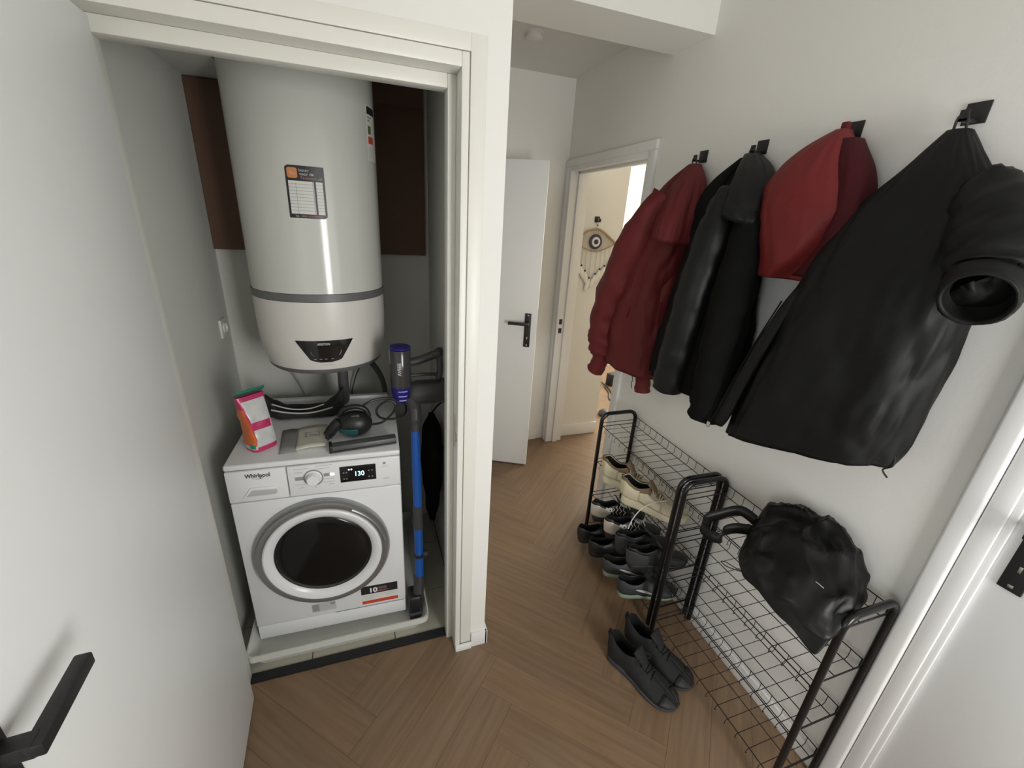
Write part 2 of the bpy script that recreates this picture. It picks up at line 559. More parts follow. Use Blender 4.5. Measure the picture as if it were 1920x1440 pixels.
# ---- next room
b = MB().box(1.30, 4.3, 4.70, 4.82, 0, HH)
struct(b.build('wall_next_room_back', 'room2'), 'cream wall of the next room')
b = MB().box(4.15, 4.3, 1.0, 3.1, 0, HH).box(4.15, 4.3, 4.68, 4.70, 0, HH).box(4.15, 4.3, 3.1, 4.68, 0, 0.78).box(4.15, 4.3, 3.1, 4.68, 2.42, HH)
struct(b.build('wall_next_room_side', 'room2'))
struct(MB().box(1.50, 4.3, 1.0, 1.1, 0, HH).build('wall_next_room_front', 'room2'))
wn = struct(MB().box(4.14, 4.20, 3.1, 4.68, 0.78, 0.83).box(4.14, 4.20, 3.1, 4.68, 2.37, 2.42).box(4.14, 4.20, 3.1, 3.15, .83, 2.37).box(4.14, 4.20, 4.63, 4.68, .83, 2.37).build('window_2', 'white'))
# ---- hall behind the camera: glazed front door
b = MB().box(-1.35, 0.60, -1.25, -1.13, 0, HH).box(1.24, 1.385, -1.25, -1.13, 0, HH).box(0.60, 1.24, -1.25, -1.13, 2.02, HH).box(0.60, 1.24, -1.25, -1.13, 0, 0.82)
struct(b.build('wall_back', 'wall'))
struct(MB().box(-1.35, -1.23, -1.25, -.90, 0, HH).box(-1.35, -1.23, -.20, 1.30, 0, HH).box(-1.35, -1.23, -.90, -.20, 0, .75).box(-1.35, -1.23, -.90, -.20, 1.95, HH).build('wall_left', 'wall'))
w3 = struct(MB().box(-1.31, -1.24, -.90, -.85, .75, 1.95).box(-1.31, -1.24, -.25, -.20, .75, 1.95).box(-1.31, -1.24, -.85, -.25, .75, .80).box(-1.31, -1.24, -.85, -.25, 1.90, 1.95).build('added_window', 'white'), 'added side window on the unseen left wall of the hall')  # made-up window frame, added to go with the side fill light
MB().box(-1.278, -1.272, -.85, -.25, .80, 1.90).build('pane', 'glass', w3)
wf = MB().box(0.60, 0.66, -1.20, -1.14, 0.82, 2.02).box(1.18, 1.24, -1.20, -1.14, 0.82, 2.02).box(0.66, 1.18, -1.20, -1.14, 0.82, 0.88).box(0.66, 1.18, -1.20, -1.14, 1.96, 2.02)
w1 = struct(wf.build('window_1', 'white'), 'window in the front wall of the hall')
MB().box(0.66, 1.18, -1.176, -1.170, 0.88, 1.96).build('pane', 'glass', w1)
MB().box(4.165, 4.171, 3.15, 4.63, 0.83, 2.37).build('pane', 'glass', wn)
# ---- ceilings and beam
struct(MB().box(-1.35, 1.50, -1.25, 1.72, HH, HH + .1).build('ceiling', 'ceil'))
struct(MB().box(XC, XR, 1.972, 3.7, HZ, HZ + .1).build('ceiling_corridor', 'ceil'))
struct(MB().box(1.30, 4.3, 1.0, 4.82, HH - .04, HH + .1).build('ceiling_next_room', 'ceil'))
struct(MB().box(XC - 0.09, XR, 1.722, 1.972, 2.476, HH + .05).build('trim_beam', 'wall'), 'dropped beam across the corridor ceiling')

# ---- baseboards
struct(MB().box(1.19, XR - .075, YE - 0.012, YE, 0, 0.10).build('baseboard_end', 'white', bevel=.002))
struct(MB().box(1.50, 1.885, YE - 0.012, YE, 0, 0.105).build('baseboard_stub', 'white', bevel=.002))
struct(MB().box(1.50, 4.15, 4.688, 4.70, 0, 0.11).build('baseboard_next_room', 'white', bevel=.002))
struct(MB().box(XR - 0.010, XR, 0.47, 1.965, 0, 0.075).build('baseboard_right', 'white', bevel=.002))
struct(MB().box(0.338, XC + 0.010, YC - 0.012, YC, 0, 0.075).box(XC, XC + 0.012, YC - .012, YE, 0, 0.075).build('baseboard_closet', 'white', bevel=.002))

# ---- closet door frame
b = MB()
XO0, XO1, ZO = -0.522, 0.268, 2.096
b.box(XO1, 0.2885, 1.266, 1.386, 0, 2.130)                # right lining
b.box(0.2885, 0.312, 1.30, 1.386, 0, 2.130)
b.box(XO0 - .03, XO0, 1.290, 1.386, 0, 2.130)             # left lining
b.box(XO0, XO1, 1.266, 1.386, ZO, 2.130)                  # head
b.box(XO1 - .024, XO1, 1.334, 1.386, 0, ZO)               # stops
b.box(XO0, XO1 - .024, 1.334, 1.386, ZO - .034, ZO)
fr = struct(b.build('trim_1', 'frame', bevel=.0025, merge=False), 'cream painted frame of the closet door')
b = MB().box(0.2925, 0.336, 1.2715, 1.2745, 0.0, 2.172).box(-0.585, 0.2925, 1.2715, 1.2745, 2.1335, 2.172)
b.build('casing', 'frame', fr, bevel=.001)
MB().box(0.269, 0.338, 1.256, 1.266, 0, 0.032).build('plinth', 'white', fr, bevel=.002)
MB().box(0.2670, 0.2685, 1.300, 1.325, 0.98, 1.10).build('strike_plate', 'steel', fr)
MB().box(0.2645, 0.2685, 1.284, 1.296, 1.01, 1.04).build('latch_catch', 'steel', fr)

# ---- frame of the doorway in the right wall
b = MB()
b.box(XR - .012, 1.515, D2a - .03, D2a, 0, D2h + .03).box(XR - .012, 1.515, D2b, D2b + .035, 0, D2h + .03).box(XR - .012, 1.515, D2a, D2b, D2h, D2h + .03)
b.box(1.43, 1.47, D2a, D2a + .012, 0, D2h).box(1.43, 1.47, D2b - .016, D2b, 0, D2h).box(1.43, 1.47, D2a, D2b, D2h - .014, D2h)
f2 = struct(b.build('trim_2', 'white', bevel=.002), 'painted frame of the doorway to the next room')
b = MB().box(XR - .018, XR + .001, 1.970, D2a - .028, 0, D2h + .0255).box(XR - .018, XR + .001, D2b + .033, YE - .002, 0, D2h + .0255).box(XR - .018, XR + .001, 1.970, YE - .002, D2h + .026, D2h + .07)
b.build('casing', 'white', f2, bevel=.004, seg=3)
MB().box(1.392, 1.418, D2b - .0008, D2b + .0005, 1.02, 1.06).box(1.392, 1.418, D2b - .0008, D2b + .0005, .95, .99).build('strike_plate', 'black', f2)

# ---- frame and closed door in the right wall, next to the rack
b = MB()
b.box(XR - .012, 1.50, D3b, D3b + .038, 0, D3h + .03).box(XR - .012, 1.50, D3a - .038, D3a, 0, D3h + .03).box(XR - .012, 1.50, D3a, D3b, D3h, D3h + .03)
f3 = struct(b.build('trim_3', 'white', bevel=.003), 'white frame of the closed door beside the shoe rack')
b = MB().box(XR - .020, XR + .001, D3b + .040, 0.470, 0, D3h + .0295).box(XR - .020, XR + .001, D3a - .085, D3a - .040, 0, D3h + .0295).box(XR - .020, XR + .001, D3a - .085, .470, D3h + .03, D3h + .09)
b.build('casing', 'white', f3, bevel=.008, seg=4)
b = MB().box(XR - .004, XR + .006, D3b - .014, D3b, 0, D3h)
b.build('stop_bead', 'white', f3, bevel=.002)


def door_handle(root, along, out, loc, m='blackmetal', reach=.055, length=.128):
    """back plate and square lever. along/out: unit vectors in root space; loc: centre of the plate on the leaf"""
    A, O, Z = Vector(along), Vector(out), Vector((0, 0, 1))
    c = Vector(loc)

    def ob(name, a0, a1, o0, o1, z0, z1, par, bev, mm=m):
        bb = MB().box(a0, a1, o0, o1, z0, z1)
        bb.v = [tuple(c + A * p[0] + O * p[1] + Z * p[2]) for p in bb.v]
        return bb.build(name, mm, par, bevel=bev)
    pl = ob('handle_plate', -.021, .021, 0, .008, -.115, .115, root, .0015)
    ob('screw', -.005, .005, .0075, .0092, .098, .106, pl, .001, 'steel')
    ob('screw', -.005, .005, .0075, .0092, -.106, -.098, pl, .001, 'steel')
    ob('key_slot', -.003, .003, .0075, .0088, -.062, -.045, pl, .0005, 'steel')
    ob('handle_neck', -.010, .012, .007, reach, .041, .063, root, .002)
    ob('lever', -.010, length, reach - .010, reach + .010, .042, .062, root, .0025)


# closet door leaf, opened towards the camera
d1 = empty('door_1', (-0.494, 1.283, 0.008))
d1.rotation_euler = (0, 0, math.atan2(0.014, 0.241))
struct(d1, 'white closet door standing open')
MB().box(-0.040, 0, -0.865, 0, 0, 2.070).build('door_leaf', 'door', d1, bevel=.002)
door_handle(d1, (0, 1, 0), (1, 0, 0), (0, -0.822, 1.070), reach=.045, length=.112)
# white door at the end of the corridor, ajar
ang = math.atan2(-0.12, 0.242)
d2 = empty('door_2', (1.077 - .70 * math.cos(ang), 2.585 - .70 * math.sin(ang), 0.010), ang)
struct(d2, 'white door ajar at the end of the corridor')
MB().box(0, 0.70, 0, 0.04, 0, 2.075).build('door_leaf', 'door', d2, bevel=.002)
door_handle(d2, (-1, 0, 0), (0, -1, 0), (0.640, 0, 1.045))
MB().box(0.6995, 0.7015, 0.010, 0.030, 1.02, 1.19).build('latch_plate', 'steel', d2)
# frame of that door
f4 = MB().box(.44, .47, YE - .012, 3.10, 0, 2.12).box(1.16, 1.19, YE - .012, 3.10, 0, 2.12).box(.44, 1.19, YE - .012, 3.10, 2.09, 2.12)
struct(f4.build('trim_4', 'frame', bevel=.002))
# closed door beside the rack
d3 = empty('door_3', (XR + .006, D3b - .004, 0.008))
struct(d3, 'closed white door beside the shoe rack')
MB().box(0, 0.04, -(D3b - D3a) + .008, 0, 0, 2.066).build('door_leaf', 'door', d3, bevel=.002)
door_handle(d3, (0, -1, 0), (-1, 0, 0), (0, -0.052, 1.105))

# ---- threshold strip
th = MB()
pts = [(-0.520 + i * 0.079, 1.349 + 0.0025 * math.sin(i * 2.1)) for i in range(11)]
poly = pts + [(0.270, 1.387), (-0.520, 1.387)]
th.prism(poly, 'z', -0.004, 0.005)
struct(th.build('trim_threshold', 'rubber'), 'black threshold strip at the closet floor edge')

# ================================================================== CLOSET CONTENTS
# ---- drip tray
b = MB()
tx0, tx1, ty0, ty1, th0 = -0.510, 0.141, 1.424, 2.115, 0.088


def ring(x0, x1, y0, y1, z, r=0.03, n=5):
    out = []
    for (cx, cy, a) in ((x1 - r, y0 + r, -PI / 2), (x1 - r, y1 - r, 0), (x0 + r, y1 - r, PI / 2), (x0 + r, y0 + r, PI)):
        for k in range(n + 1):
            t = a + PI / 2 * k / n
            out.append((cx + r * math.cos(t), cy + r * math.sin(t), z))
    return out


rows = [ring(tx0 + .05, tx1 - .05, ty0 + .05, ty1 - .05, .001), ring(tx0, tx1, ty0, ty1, .001), ring(tx0 - .012, tx1 + .024, ty0 - .028, ty1 + .015, .058),
        ring(tx0 - .013, tx1 + .025, ty0 - .029, ty1 + .015, .062), ring(tx0 - .026, tx1 + .036, ty0 - .040, ty1 + .02, .064),
        ring(tx0 - .026, tx1 + .036, ty0 - .040, ty1 + .02, th0 + .004), ring(tx0 - .021, tx1 + .030, ty0 - .034, ty1 + .015, th0 + .004),
        ring(tx0 + .004, tx1 - .004, ty0 + .006, ty1 - .006, .030), ring(tx0 + .05, tx1 - .05, ty0 + .05, ty1 - .05, .028)]
b.grid(rows, closed=True)
n_ = len(rows[0])
b.f.append(list(range(n_))[::-1])
b.f.append([8 * n_ + i for i in range(n_)])
tag(b.build('drip_tray', 'tray', smooth=True), 'white plastic drip tray under the washing machine', 'tray')

# ---- washing machine
WW, WH, WD = 0.595, 0.845, 0.570
wm = empty('washing_machine', (-0.5078, 1.4915, 0.046), -0.0278)
tag(wm, 'white front-loading washing machine standing in the drip tray', 'washing machine')
MB().box(0, WW, 0.012, WD, 0.005, WH - .022).build('body', 'enamel', wm, bevel=.010, seg=3)
MB().box(0, WW, 0.002, WD + .002, WH - .022, WH).build('top_panel', 'enamel2', wm, bevel=.007, seg=3)
MB().box(.03, WW - .03, WD - .03, WD, WH - .002, WH + .014).build('rear_lip', 'enamel2', wm, bevel=.004)
for fx in (.05, WW - .05):
    for fy in (.06, WD - .06):
        MB().lathe([(0, -.017), (.022, -.017), (.022, -.006), (.012, .006), (0, .006)], (fx, fy, 0), n=16).build('foot', 'rubber', wm)
# front door panel below the controls
MB().box(0.002, WW - .002, 0.000, 0.016, 0.083, 0.690).build('front_panel', 'enamel', wm, bevel=.005)
MB().box(0.002, WW - .002, 0.003, 0.018, 0.008, 0.080).build('kick_panel', 'enamel', wm, bevel=.006)
# control fascia
cp = MB().box(0.198, WW - .002, -0.002, 0.016, 0.694, WH - .024).build('control_panel', 'enamel2', wm, bevel=.004)
dr = MB().box(0.002, 0.194, -0.002, 0.016, 0.694, WH - .024).build('detergent_drawer', 'enamel2', wm, bevel=.004)
hp = [(0.050, 0.716), (0.078, 0.748), (0.150, 0.748), (0.158, 0.742), (0.158, 0.722), (0.152, 0.716)]
MB().prism(hp, 'y', -0.0035, -0.001).build('grip_recess', 'lightprint', dr, bevel=.0008)
MB().prism([(0.046, 0.712), (0.076, 0.7525), (0.153, 0.7525), (0.163, 0.745), (0.163, 0.738), (0.080, 0.742), (0.056, 0.716)], 'y', -0.006, -0.001).build('grip_lip', 'enamel2', dr, bevel=.001)
text('logo', 'Whirlpool', 0.022, 'logo', dr, (0.064, -0.0022, 0.793), bold=.0007, width=.080)
sw = spline([(0.085, -.0028, .790), (.104, -.0028, .785), (.120, -.0028, .790), (.134, -.0028, .802)], 6)
MB().tube(sw, [.0012 - .0008 * abs(i / (len(sw) - 1) - .5) * 2 for i in range(len(sw))], 6).build('logo_swoosh', 'greyprint', dr)
# knob
kx, kz = 0.283, 0.767
kn = MB().lathe([(0, -.026), (.019, -.026), (.0215, -.023), (.023, -.006), (.026, -.003), (.030, -.002), (.030, 0)], (kx, -.002, kz), 'y', 40).build('program_knob', 'enamel2', cp, smooth=True)
MB().lathe([(.0302, -.0035), (.0335, -.0035), (.0335, -.001)], (kx, -.002, kz), 'y', 40).build('knob_ring', 'chrome', cp, smooth=True)
MB().box(kx - .062, kx - .034, -.0028, -.001, kz - .006, kz + .008).build('grey_print_bar', 'greyprint', cp)
MB().box(kx + .036, kx + .056, -.0028, -.001, kz + .000, kz + .013).build('grey_print_box', 'greyprint', cp)
MB().box(kx + .057, kx + .072, -.0030, -.001, kz + .002, kz + .011).build('lit_icon', 'ledw', cp)
for (ax, az, wd) in ((-.064, .040, .05), (-.064, .026, .030), (.010, .046, .058), (.014, .034, .045), (.036, -.012, .035), (.030, -.026, .042), (-.064, -.026, .035), (-.056, -.040, .02), (.0, -.044, .008), (.05, -.036, .020)):
    MB().box(kx + ax, kx + ax + wd, -.0024, -.001, kz + az, kz + az + .0022).build('print_line', 'lightprint', cp)
# display
dp = MB().box(0.374, 0.503, -.004, -.001, 0.732, 0.800).build('display', 'display', cp, bevel=.001)
text('display_digits', '130', 0.028, 'led', dp, (0.424, -.0042, 0.756), bold=.0003, width=.032)
for ix in (.407, .416):
    MB().lathe([(0, -.0049), (.0030, -.0049), (.0030, -.004)], (ix, 0, .786), 'y', 12).build('display_icon', 'ledw', dp)
for ix in (.385, .395, .475, .487):
    MB().box(ix, ix + .005, -.0046, -.0039, .772, .776).build('display_mark', 'greyprint', dp)
    MB().box(ix, ix + .005, -.0046, -.0039, .745, .749).build('display_mark', 'greyprint', dp)
MB().box(.530, .540, -.0026, -.001, .793, .803).build('print_mark', 'greyprint', cp)
MB().box(.523, .552, -.0024, -.001, .782, .7835).build('print_line', 'lightprint', cp)
MB().box(.528, .552, -.0024, -.001, .729, .7305).build('print_line', 'greyprint', cp)
# round door
dx, dz = 0.291, 0.428
pd = MB().lathe([(.247, 0), (.249, -.012), (.246, -.026), (.239, -.036)], (dx, 0, dz), 'y', 96).lathe([(.239, -.036), (.224, -.038), (.216, -.034)], (dx, 0, dz), 'y', 96).build('porthole_door', 'chrome', wm, smooth=True)
MB().lathe([(.2165, -.032), (.2155, -.040), (.210, -.044), (.200, -.043), (.186, -.036), (.176, -.026), (.170, -.018)], (dx, 0, dz), 'y', 96).build('white_rim', 'enamel', pd, smooth=True)
MB().lathe([(.176, -.024), (.172, -.030), (.165, -.034), (.150, -.038), (.110, -.044), (.06, -.048), (.0, -.050)], (dx, 0, dz + .006), 'y', 96).build('glass_bowl', 'bowl', pd, smooth=True)
MB().lathe([(.1765, -.0265), (.1775, -.0285), (.1735, -.0310), (.1725, -.0290)], (dx, 0, dz + .004), 'y', 96).build('glass_seal', 'blackplastic', pd, smooth=True)
# grip on the ring, upper right
gr = []
for k in range(15):
    a = math.radians(8 + 52 * k / 14)
    gr.append((dx + .231 * math.cos(a), -.0375, dz + .231 * math.sin(a)))
MB().tube(gr, .0065, 8, flat=1).build('door_grip', 'chrome', pd, smooth=True)
# stickers
st = MB().box(.409, .560, -.0012, .0005, .098, .196).build('energy_sticker', 'stickwhite', wm)
MB().box(.409, .560, -.0018, -.001, .152, .196).build('sticker_band_black', 'stickblack', st)
MB().box(.411, .560, -.0018, -.001, .098, .115).build('sticker_band_red', 'stickred', st)
text('sticker_number', '10', .034, 'enamel2', st, (.440, -.0019, .160), bold=.0012, width=.030)
text('sticker_caption', 'YEARS', .016, 'stickpink', st, (.474, -.0019, .173), width=.040)
text('sticker_caption', 'WARRANTY', .014, 'stickpink', st, (.474, -.0019, .158), width=.045)
for (px, pz, pw) in ((.424, .140, .045), (.424, .132, .05), (.424, .124, .03), (.500, .142, .05), (.508, .134, .036)):
    MB().box(px, px + pw, -.0018, -.001, pz, pz + .002).build('print_line', 'lightprint', st)
gs = MB().box(.212, .305, -.0012, .0005, .106, .150).build('rating_label', 'lightprint', wm)
MB().box(.214, .240, -.0018, -.001, .110, .146).build('label_patch', 'greyprint', gs)
MB().box(.285, .302, -.0018, -.001, .134, .146).build('label_patch', 'greyprint', gs)
# service flap seam
MB().box(.30, WW - .01, -.0008, .001, .0815, .0827).build('flap_seam', 'greyprint', wm)

# ---- water heater
TC = (-0.173, 1.922)
TR = 0.245
wh = empty('water_heater', (TC[0], TC[1], 1.13))
tag(wh, 'tall white cylindrical water heater on the closet wall', 'water heater')
Z0 = 1.13
MB().lathe([(TR, 1.452 - Z0), (TR, 1.75 - Z0), (TR, 2.30 - Z0), (TR - .006, 2.325 - Z0), (TR - .03, 2.345 - Z0), (.12, 2.36 - Z0), (0, 2.365 - Z0)], n=96).build('tank_shell', 'tank', wh, smooth=True)
MB().lathe([(TR - .002, 1.452 - Z0), (TR + .0035, 1.450 - Z0), (TR + .0035, 1.424 - Z0), (TR - .002, 1.422 - Z0)], n=96).build('band', 'tankband', wh, smooth=True)
lowprof = [(TR + .001, 1.422 - Z0), (TR + .001, 1.34 - Z0), (TR - .002, 1.26 - Z0), (TR - .009, 1.20 - Z0), (TR - .021, 1.158 - Z0)]
lo = MB().lathe(lowprof, n=96).build('lower_shell', 'tankcap', wh, smooth=True)
MB().lathe([(TR - .021, .028), (TR - .024, .016), (TR - .034, .007)], n=96).build('lower_rim', 'tankband', wh, smooth=True)
MB().lathe([(TR - .034, .007), (.19, .000), (.12, -.003), (.085, -.004), (.082, -.012), (.0, -.014)], n=64).build('bottom_cap', 'tankband', wh, smooth=True)
MB().lathe([(0, -.028), (.045, -.026), (.055, -.012), (.055, -.002)], (.03, -.06, 0), n=32).build('heating_flange', 'steel', wh, smooth=True)


def on_tank(r0):
    """map (x along the surface, offset, z) to the cylinder; x is arc length from the front"""
    def f(co):
        a = co.x / TR
        r = r0 - co.y
        return Vector((r * math.sin(a), -r * math.cos(a), co.z))
    return f


def low_r(z):
    for (ra, za), (rb, zb) in zip(lowprof, lowprof[1:]):
        if zb <= z <= za:
            k = (za - z) / (za - zb)
            return ra + (rb - ra) * k
    return lowprof[-1][0]


def tank_patch(name, poly_fn, z0, z1, m, parent, off, nx=10, nz=10, lower=False, thick=.0012):
    """patch between left(z) and right(z) on the surface"""
    rows_o, rows_i = [], []
    for i in range(nz + 1):
        z = z0 + (z1 - z0) * i / nz
        a, c = poly_fn(z)
        ro, ri = [], []
        for j in range(nx + 1):
            x = a + (c - a) * j / nx
            r = (low_r(z) if lower else TR) + off
            an = x / TR
            ro.append((r * math.sin(an), -r * math.cos(an), z))
            ri.append(((r - thick) * math.sin(an), -(r - thick) * math.cos(an), z))
        rows_o.append(ro)
        rows_i.append(ri)
    bb = MB().grid(rows_o)
    n1 = nx + 1
    k = len(bb.v)
    bb.grid(rows_i)
    for i in range(nz):
        bb.f.append([i * n1, (i + 1) * n1, k + (i + 1) * n1, k + i * n1])
        bb.f.append([i * n1 + nx, (i + 1) * n1 + nx, k + (i + 1) * n1 + nx, k + i * n1 + nx])
    for j in range(nx):
        bb.f.append([j, j + 1, k + j + 1, k + j])
        bb.f.append([nz * n1 + j, nz * n1 + j + 1, k + nz * n1 + j + 1, k + nz * n1 + j])
    return bb.build(name, m, parent, smooth=True)


# control display, trapezoid with rounded lower corners
def trap(z):
    t = (1.279 - Z0 - z) / .088
    h = .104 - .052 * t
    if t > .86:
        h -= .03 * ((t - .86) / .14) ** 2
    return (.016 - h, .016 + h)


cpn = tank_patch('control_display', trap, 1.191 - Z0, 1.279 - Z0, 'panelblack', wh, .0025, 14, 16, True, .003)


def on_low(co):
    a = co.x / TR
    r = low_r(co.z) + .003 - co.y
    return Vector((r * math.sin(a), -r * math.cos(a), co.z))


text('brand_name', 'ARISTON', .012, 'lightprint', cpn, (-.010, 0, 1.262 - Z0), bold=.0003, width=.044, warp=on_low)
for sx_ in (-.028, -.008, .010, .034):
    tank_patch('touch_key', lambda z, s=sx_: (s, s + .009), 1.204 - Z0, 1.2065 - Z0, 'greyprint', cpn, .0032, 2, 1, True, .0006)
arc = []
for k in range(9):
    a = -.9 + 1.0 * k / 8
    arc.append(on_low(Vector((.052 + .020 * math.cos(a), 0, 1.236 - Z0 + .022 * math.sin(a)))))
MB().tube(arc, .0008, 6).build('dial_arc', 'lightprint', cpn)
arc = [on_low(Vector((-.012 + .024 * math.cos(PI + .9 - k * .12), 0, 1.236 - Z0 + .022 * math.sin(PI + .9 - k * .12)))) for k in range(9)]
MB().tube(arc, .0006, 6).build('dial_arc', 'greyprint', cpn)
tank_patch('small_badge', lambda z: (.0, .046), 1.178 - Z0, 1.181 - Z0, 'lightprint', lo, .001, 6, 1, True, .0006)

# service sticker
SX0, SX1, SZ0, SZ1 = -.050, .068, 1.708 - Z0, 1.868 - Z0
def stick(z):
    a, c = SX0, SX1
    if z > SZ1 - .010:
        a += .010 - math.sqrt(max(0, .0001 - (z - SZ1 + .010) ** 2))
    if z < SZ0 + .010:
        c -= .010 - math.sqrt(max(0, .0001 - (SZ0 + .010 - z) ** 2))
    return a, c


sk = tank_patch('service_sticker', stick, SZ0, SZ1, 'stickblack', wh, .0006, 10, 32)
tank_patch('sticker_field', lambda z: (SX0 + .007, SX1 - .038), SZ0 + .013, SZ1 - .046, 'stickwhite', sk, .0011, 8, 3, thick=.0005)
tank_patch('sticker_field', lambda z: (SX1 - .028, SX1 - .007), SZ0 + .013, SZ1 - .046, 'stickwhite', sk, .0011, 4, 3, thick=.0005)
tank_patch('sticker_field', lambda z: (SX1 - .0375, SX1 - .034), SZ0 + .013, SZ1 - .046, 'lightprint', sk, .0011, 2, 3, thick=.0005)
for k in range(1, 10):
    z = SZ0 + .013 + k * .0101
    tank_patch('ruled_line', lambda q: (SX0 + .007, SX1 - .038), z, z + .0012, 'greyprint', sk, .0015, 8, 1, thick=.0004)
    tank_patch('ruled_line', lambda q: (SX1 - .028, SX1 - .007), z, z + .0010, 'greyprint', sk, .0015, 4, 1, thick=.0004)
tank_patch('ruled_column', lambda q: (SX0 + .029, SX0 + .0302), SZ0 + .013, SZ1 - .052, 'greyprint', sk, .0016, 2, 3, thick=.0004)


def badge(z):
    zc = SZ1 - .0225
    t = min(1, abs(z - zc) / .0155)
    h = .0155 - .005 * max(0, (t - .7) / .3) ** 2
    return (SX0 + .0215 - h, SX0 + .0215 + h)


bd = tank_patch('orange_badge', badge, SZ1 - .038, SZ1 - .007, 'stickorange', sk, .0012, 6, 14, thick=.0006)
wp = on_tank(TR + .0016)
hand = [wp(Vector((SX0 + .0215 + dx_, 0, SZ1 - .0225 + dz_))) for dx_, dz_ in ((-.006, .004), (-.002, -.006), (.001, .003), (.004, -.005), (.008, -.002))]
MB().tube(hand, .0012, 6).build('badge_mark', 'paper', bd)
text('sticker_title', 'beter', .0125, 'lightprint', sk, (SX0 + .042, 0, SZ1 - .0175), warp=wp, width=.030)
text('sticker_title', 'voor de', .0125, 'stickwhite', sk, (SX0 + .043, 0, SZ1 - .0285), warp=wp, width=.043)
text('sticker_title', 'Techniek', .0115, 'stickpink', sk, (SX0 + .044, 0, SZ1 - .0400), warp=wp, width=.050)
text('sticker_title', '.nl', .0115, 'lightprint', sk, (SX0 + .097, 0, SZ1 - .0400), warp=wp, width=.012)
text('sticker_phone', 'Tel.', .0085, 'lightprint', sk, (SX0 + .018, 0, SZ0 + .0035), warp=wp, width=.012)
text('sticker_phone', '085-0220808', .0085, 'stickpink', sk, (SX0 + .036, 0, SZ0 + .0035), warp=wp, width=.065)

# energy label round the side
el = tank_patch('energy_label', lambda z: (.262, .335), 1.915 - Z0, 2.090 - Z0, 'stickwhite', wh, .0006, 8, 4)
tank_patch('label_band', lambda z: (.265, .332), 2.062 - Z0, 2.086 - Z0, 'stickblack', el, .0012, 6, 1, thick=.0005)
tank_patch('label_print', lambda z: (.268, .300), 2.050 - Z0, 2.055 - Z0, 'greyprint', el, .0012, 4, 1, thick=.0005)
tank_patch('label_print', lambda z: (.268, .285), 2.040 - Z0, 2.045 - Z0, 'greyprint', el, .0012, 4, 1, thick=.0005)
tank_patch('label_print', lambda z: (.268, .292), 2.000 - Z0, 2.026 - Z0, 'stickgreen', el, .0012, 4, 1, thick=.0005)
tank_patch('label_print', lambda z: (.268, .308), 1.970 - Z0, 1.993 - Z0, 'stickred', el, .0012, 4, 1, thick=.0005)
for k in range(4):
    tank_patch('label_print', lambda z: (.270, .310), 1.955 - Z0 - k * .009, 1.957 - Z0 - k * .009, 'lightprint', el, .0012, 4, 1, thick=.0005)

# ---- brown mounting board
tag(MB().box(-0.597, 0.292, 2.185, 2.209, 1.556, 2.176).box(-0.42, 0.292, 2.185, 2.209, 2.176, 2.45).build('mounting_board', 'board', bevel=.001), 'brown wooden board on the closet wall behind the water heater', 'board')

# ---- pipes and cables under the heater
b = MB().tube(spline([(-.118, 1.90, 1.128), (-.118, 1.905, 1.06), (-.120, 1.92, .99), (-.122, 1.95, .93), (-.125, 1.98, .908)], 6), .022, 14)
tag(b.build('drain_pipe', 'hose', smooth=True), 'grey drain pipe coming down from the water heater', 'pipe')
b = MB().tube(spline([(-.030, 1.93, 1.132), (.000, 1.96, 1.10), (.040, 2.00, 1.02), (.060, 2.04, .93), (.064, 2.13, .80)], 8), .013, 12)
tag(b.build('water_hose', 'hose', smooth=True), 'dark bent hose beside the drain pipe under the heater', 'hose')
b = MB().tube(spline([(-.355, 2.0, 1.150), (-.345, 2.10, 1.02), (-.330, 2.17, .92), (-.300, 2.185, .80)], 8), .0045, 8)
tag(b.build('heater_cable', 'cable', smooth=True), 'pale cable hanging behind the washing machine below the heater', 'cable')
b = MB().tube(spline([(.030, 2.03, 1.130), (-.01, 2.10, 1.06), (-.060, 2.15, .99), (-.095, 2.17, .88), (-.10, 2.18, .80)], 8), .0035, 8)
tag(b.build('thin_wire', 'hose', smooth=True), 'thin grey wire curving down between the pipe and the hose', 'wire')
# wall socket beside the heater
sc = empty('wall_socket', (-0.600, 2.10, 1.235))
tag(sc, 'small cream wall socket on the inner closet wall', 'socket')
MB().box(0, .010, -.04, .04, -.04, .04).build('socket_plate', 'tankcap', sc, bevel=.003)
MB().lathe([(0, .009), (.019, .009), (.021, .016), (.023, .016), (.023, .009)], axis='x', n=24).build('socket_ring', 'tankcap', sc)

WT = 0.8915    # top of the washing machine
# ---- black rubber piece with curled ends at the back of the machine top
rows = []
n_ = 26
for i in range(n_ + 1):
    t = i / n_
    x = -.425 + .305 * t
    y = 1.860 - .010 * t + .02 * math.sin(t * PI)
    zt = interp([(0, .115), (.08, .085), (.22, .046), (.5, .036), (.72, .044), (.88, .085), (1, .135)], t)
    zb = interp([(0, .010), (.15, .0015), (.85, .0015), (1, .020)], t)
    hw = interp([(0, .014), (.15, .048), (.5, .058), (.85, .048), (1, .018)], t)
    sec = []
    for j in range(14):
        a = 2 * PI * j / 14
        ca, sa = math.cos(a), math.sin(a)
        sec.append((x, y + hw * (abs(ca) ** .7) * (1 if ca > 0 else -1), WT + (zt + zb) / 2 + (zt - zb) / 2 * (abs(sa) ** .7) * (1 if sa > 0 else -1)))
    rows.append(sec)
b = MB().grid(rows, closed=True)
b.f.append([j for j in range(14)])
b.f.append([n_ * 14 + j for j in range(14)])
tag(b.build('rubber_cover', 'rubber', smooth=True), 'black rubber piece with curled-up ends on top of the washing machine', 'cover')
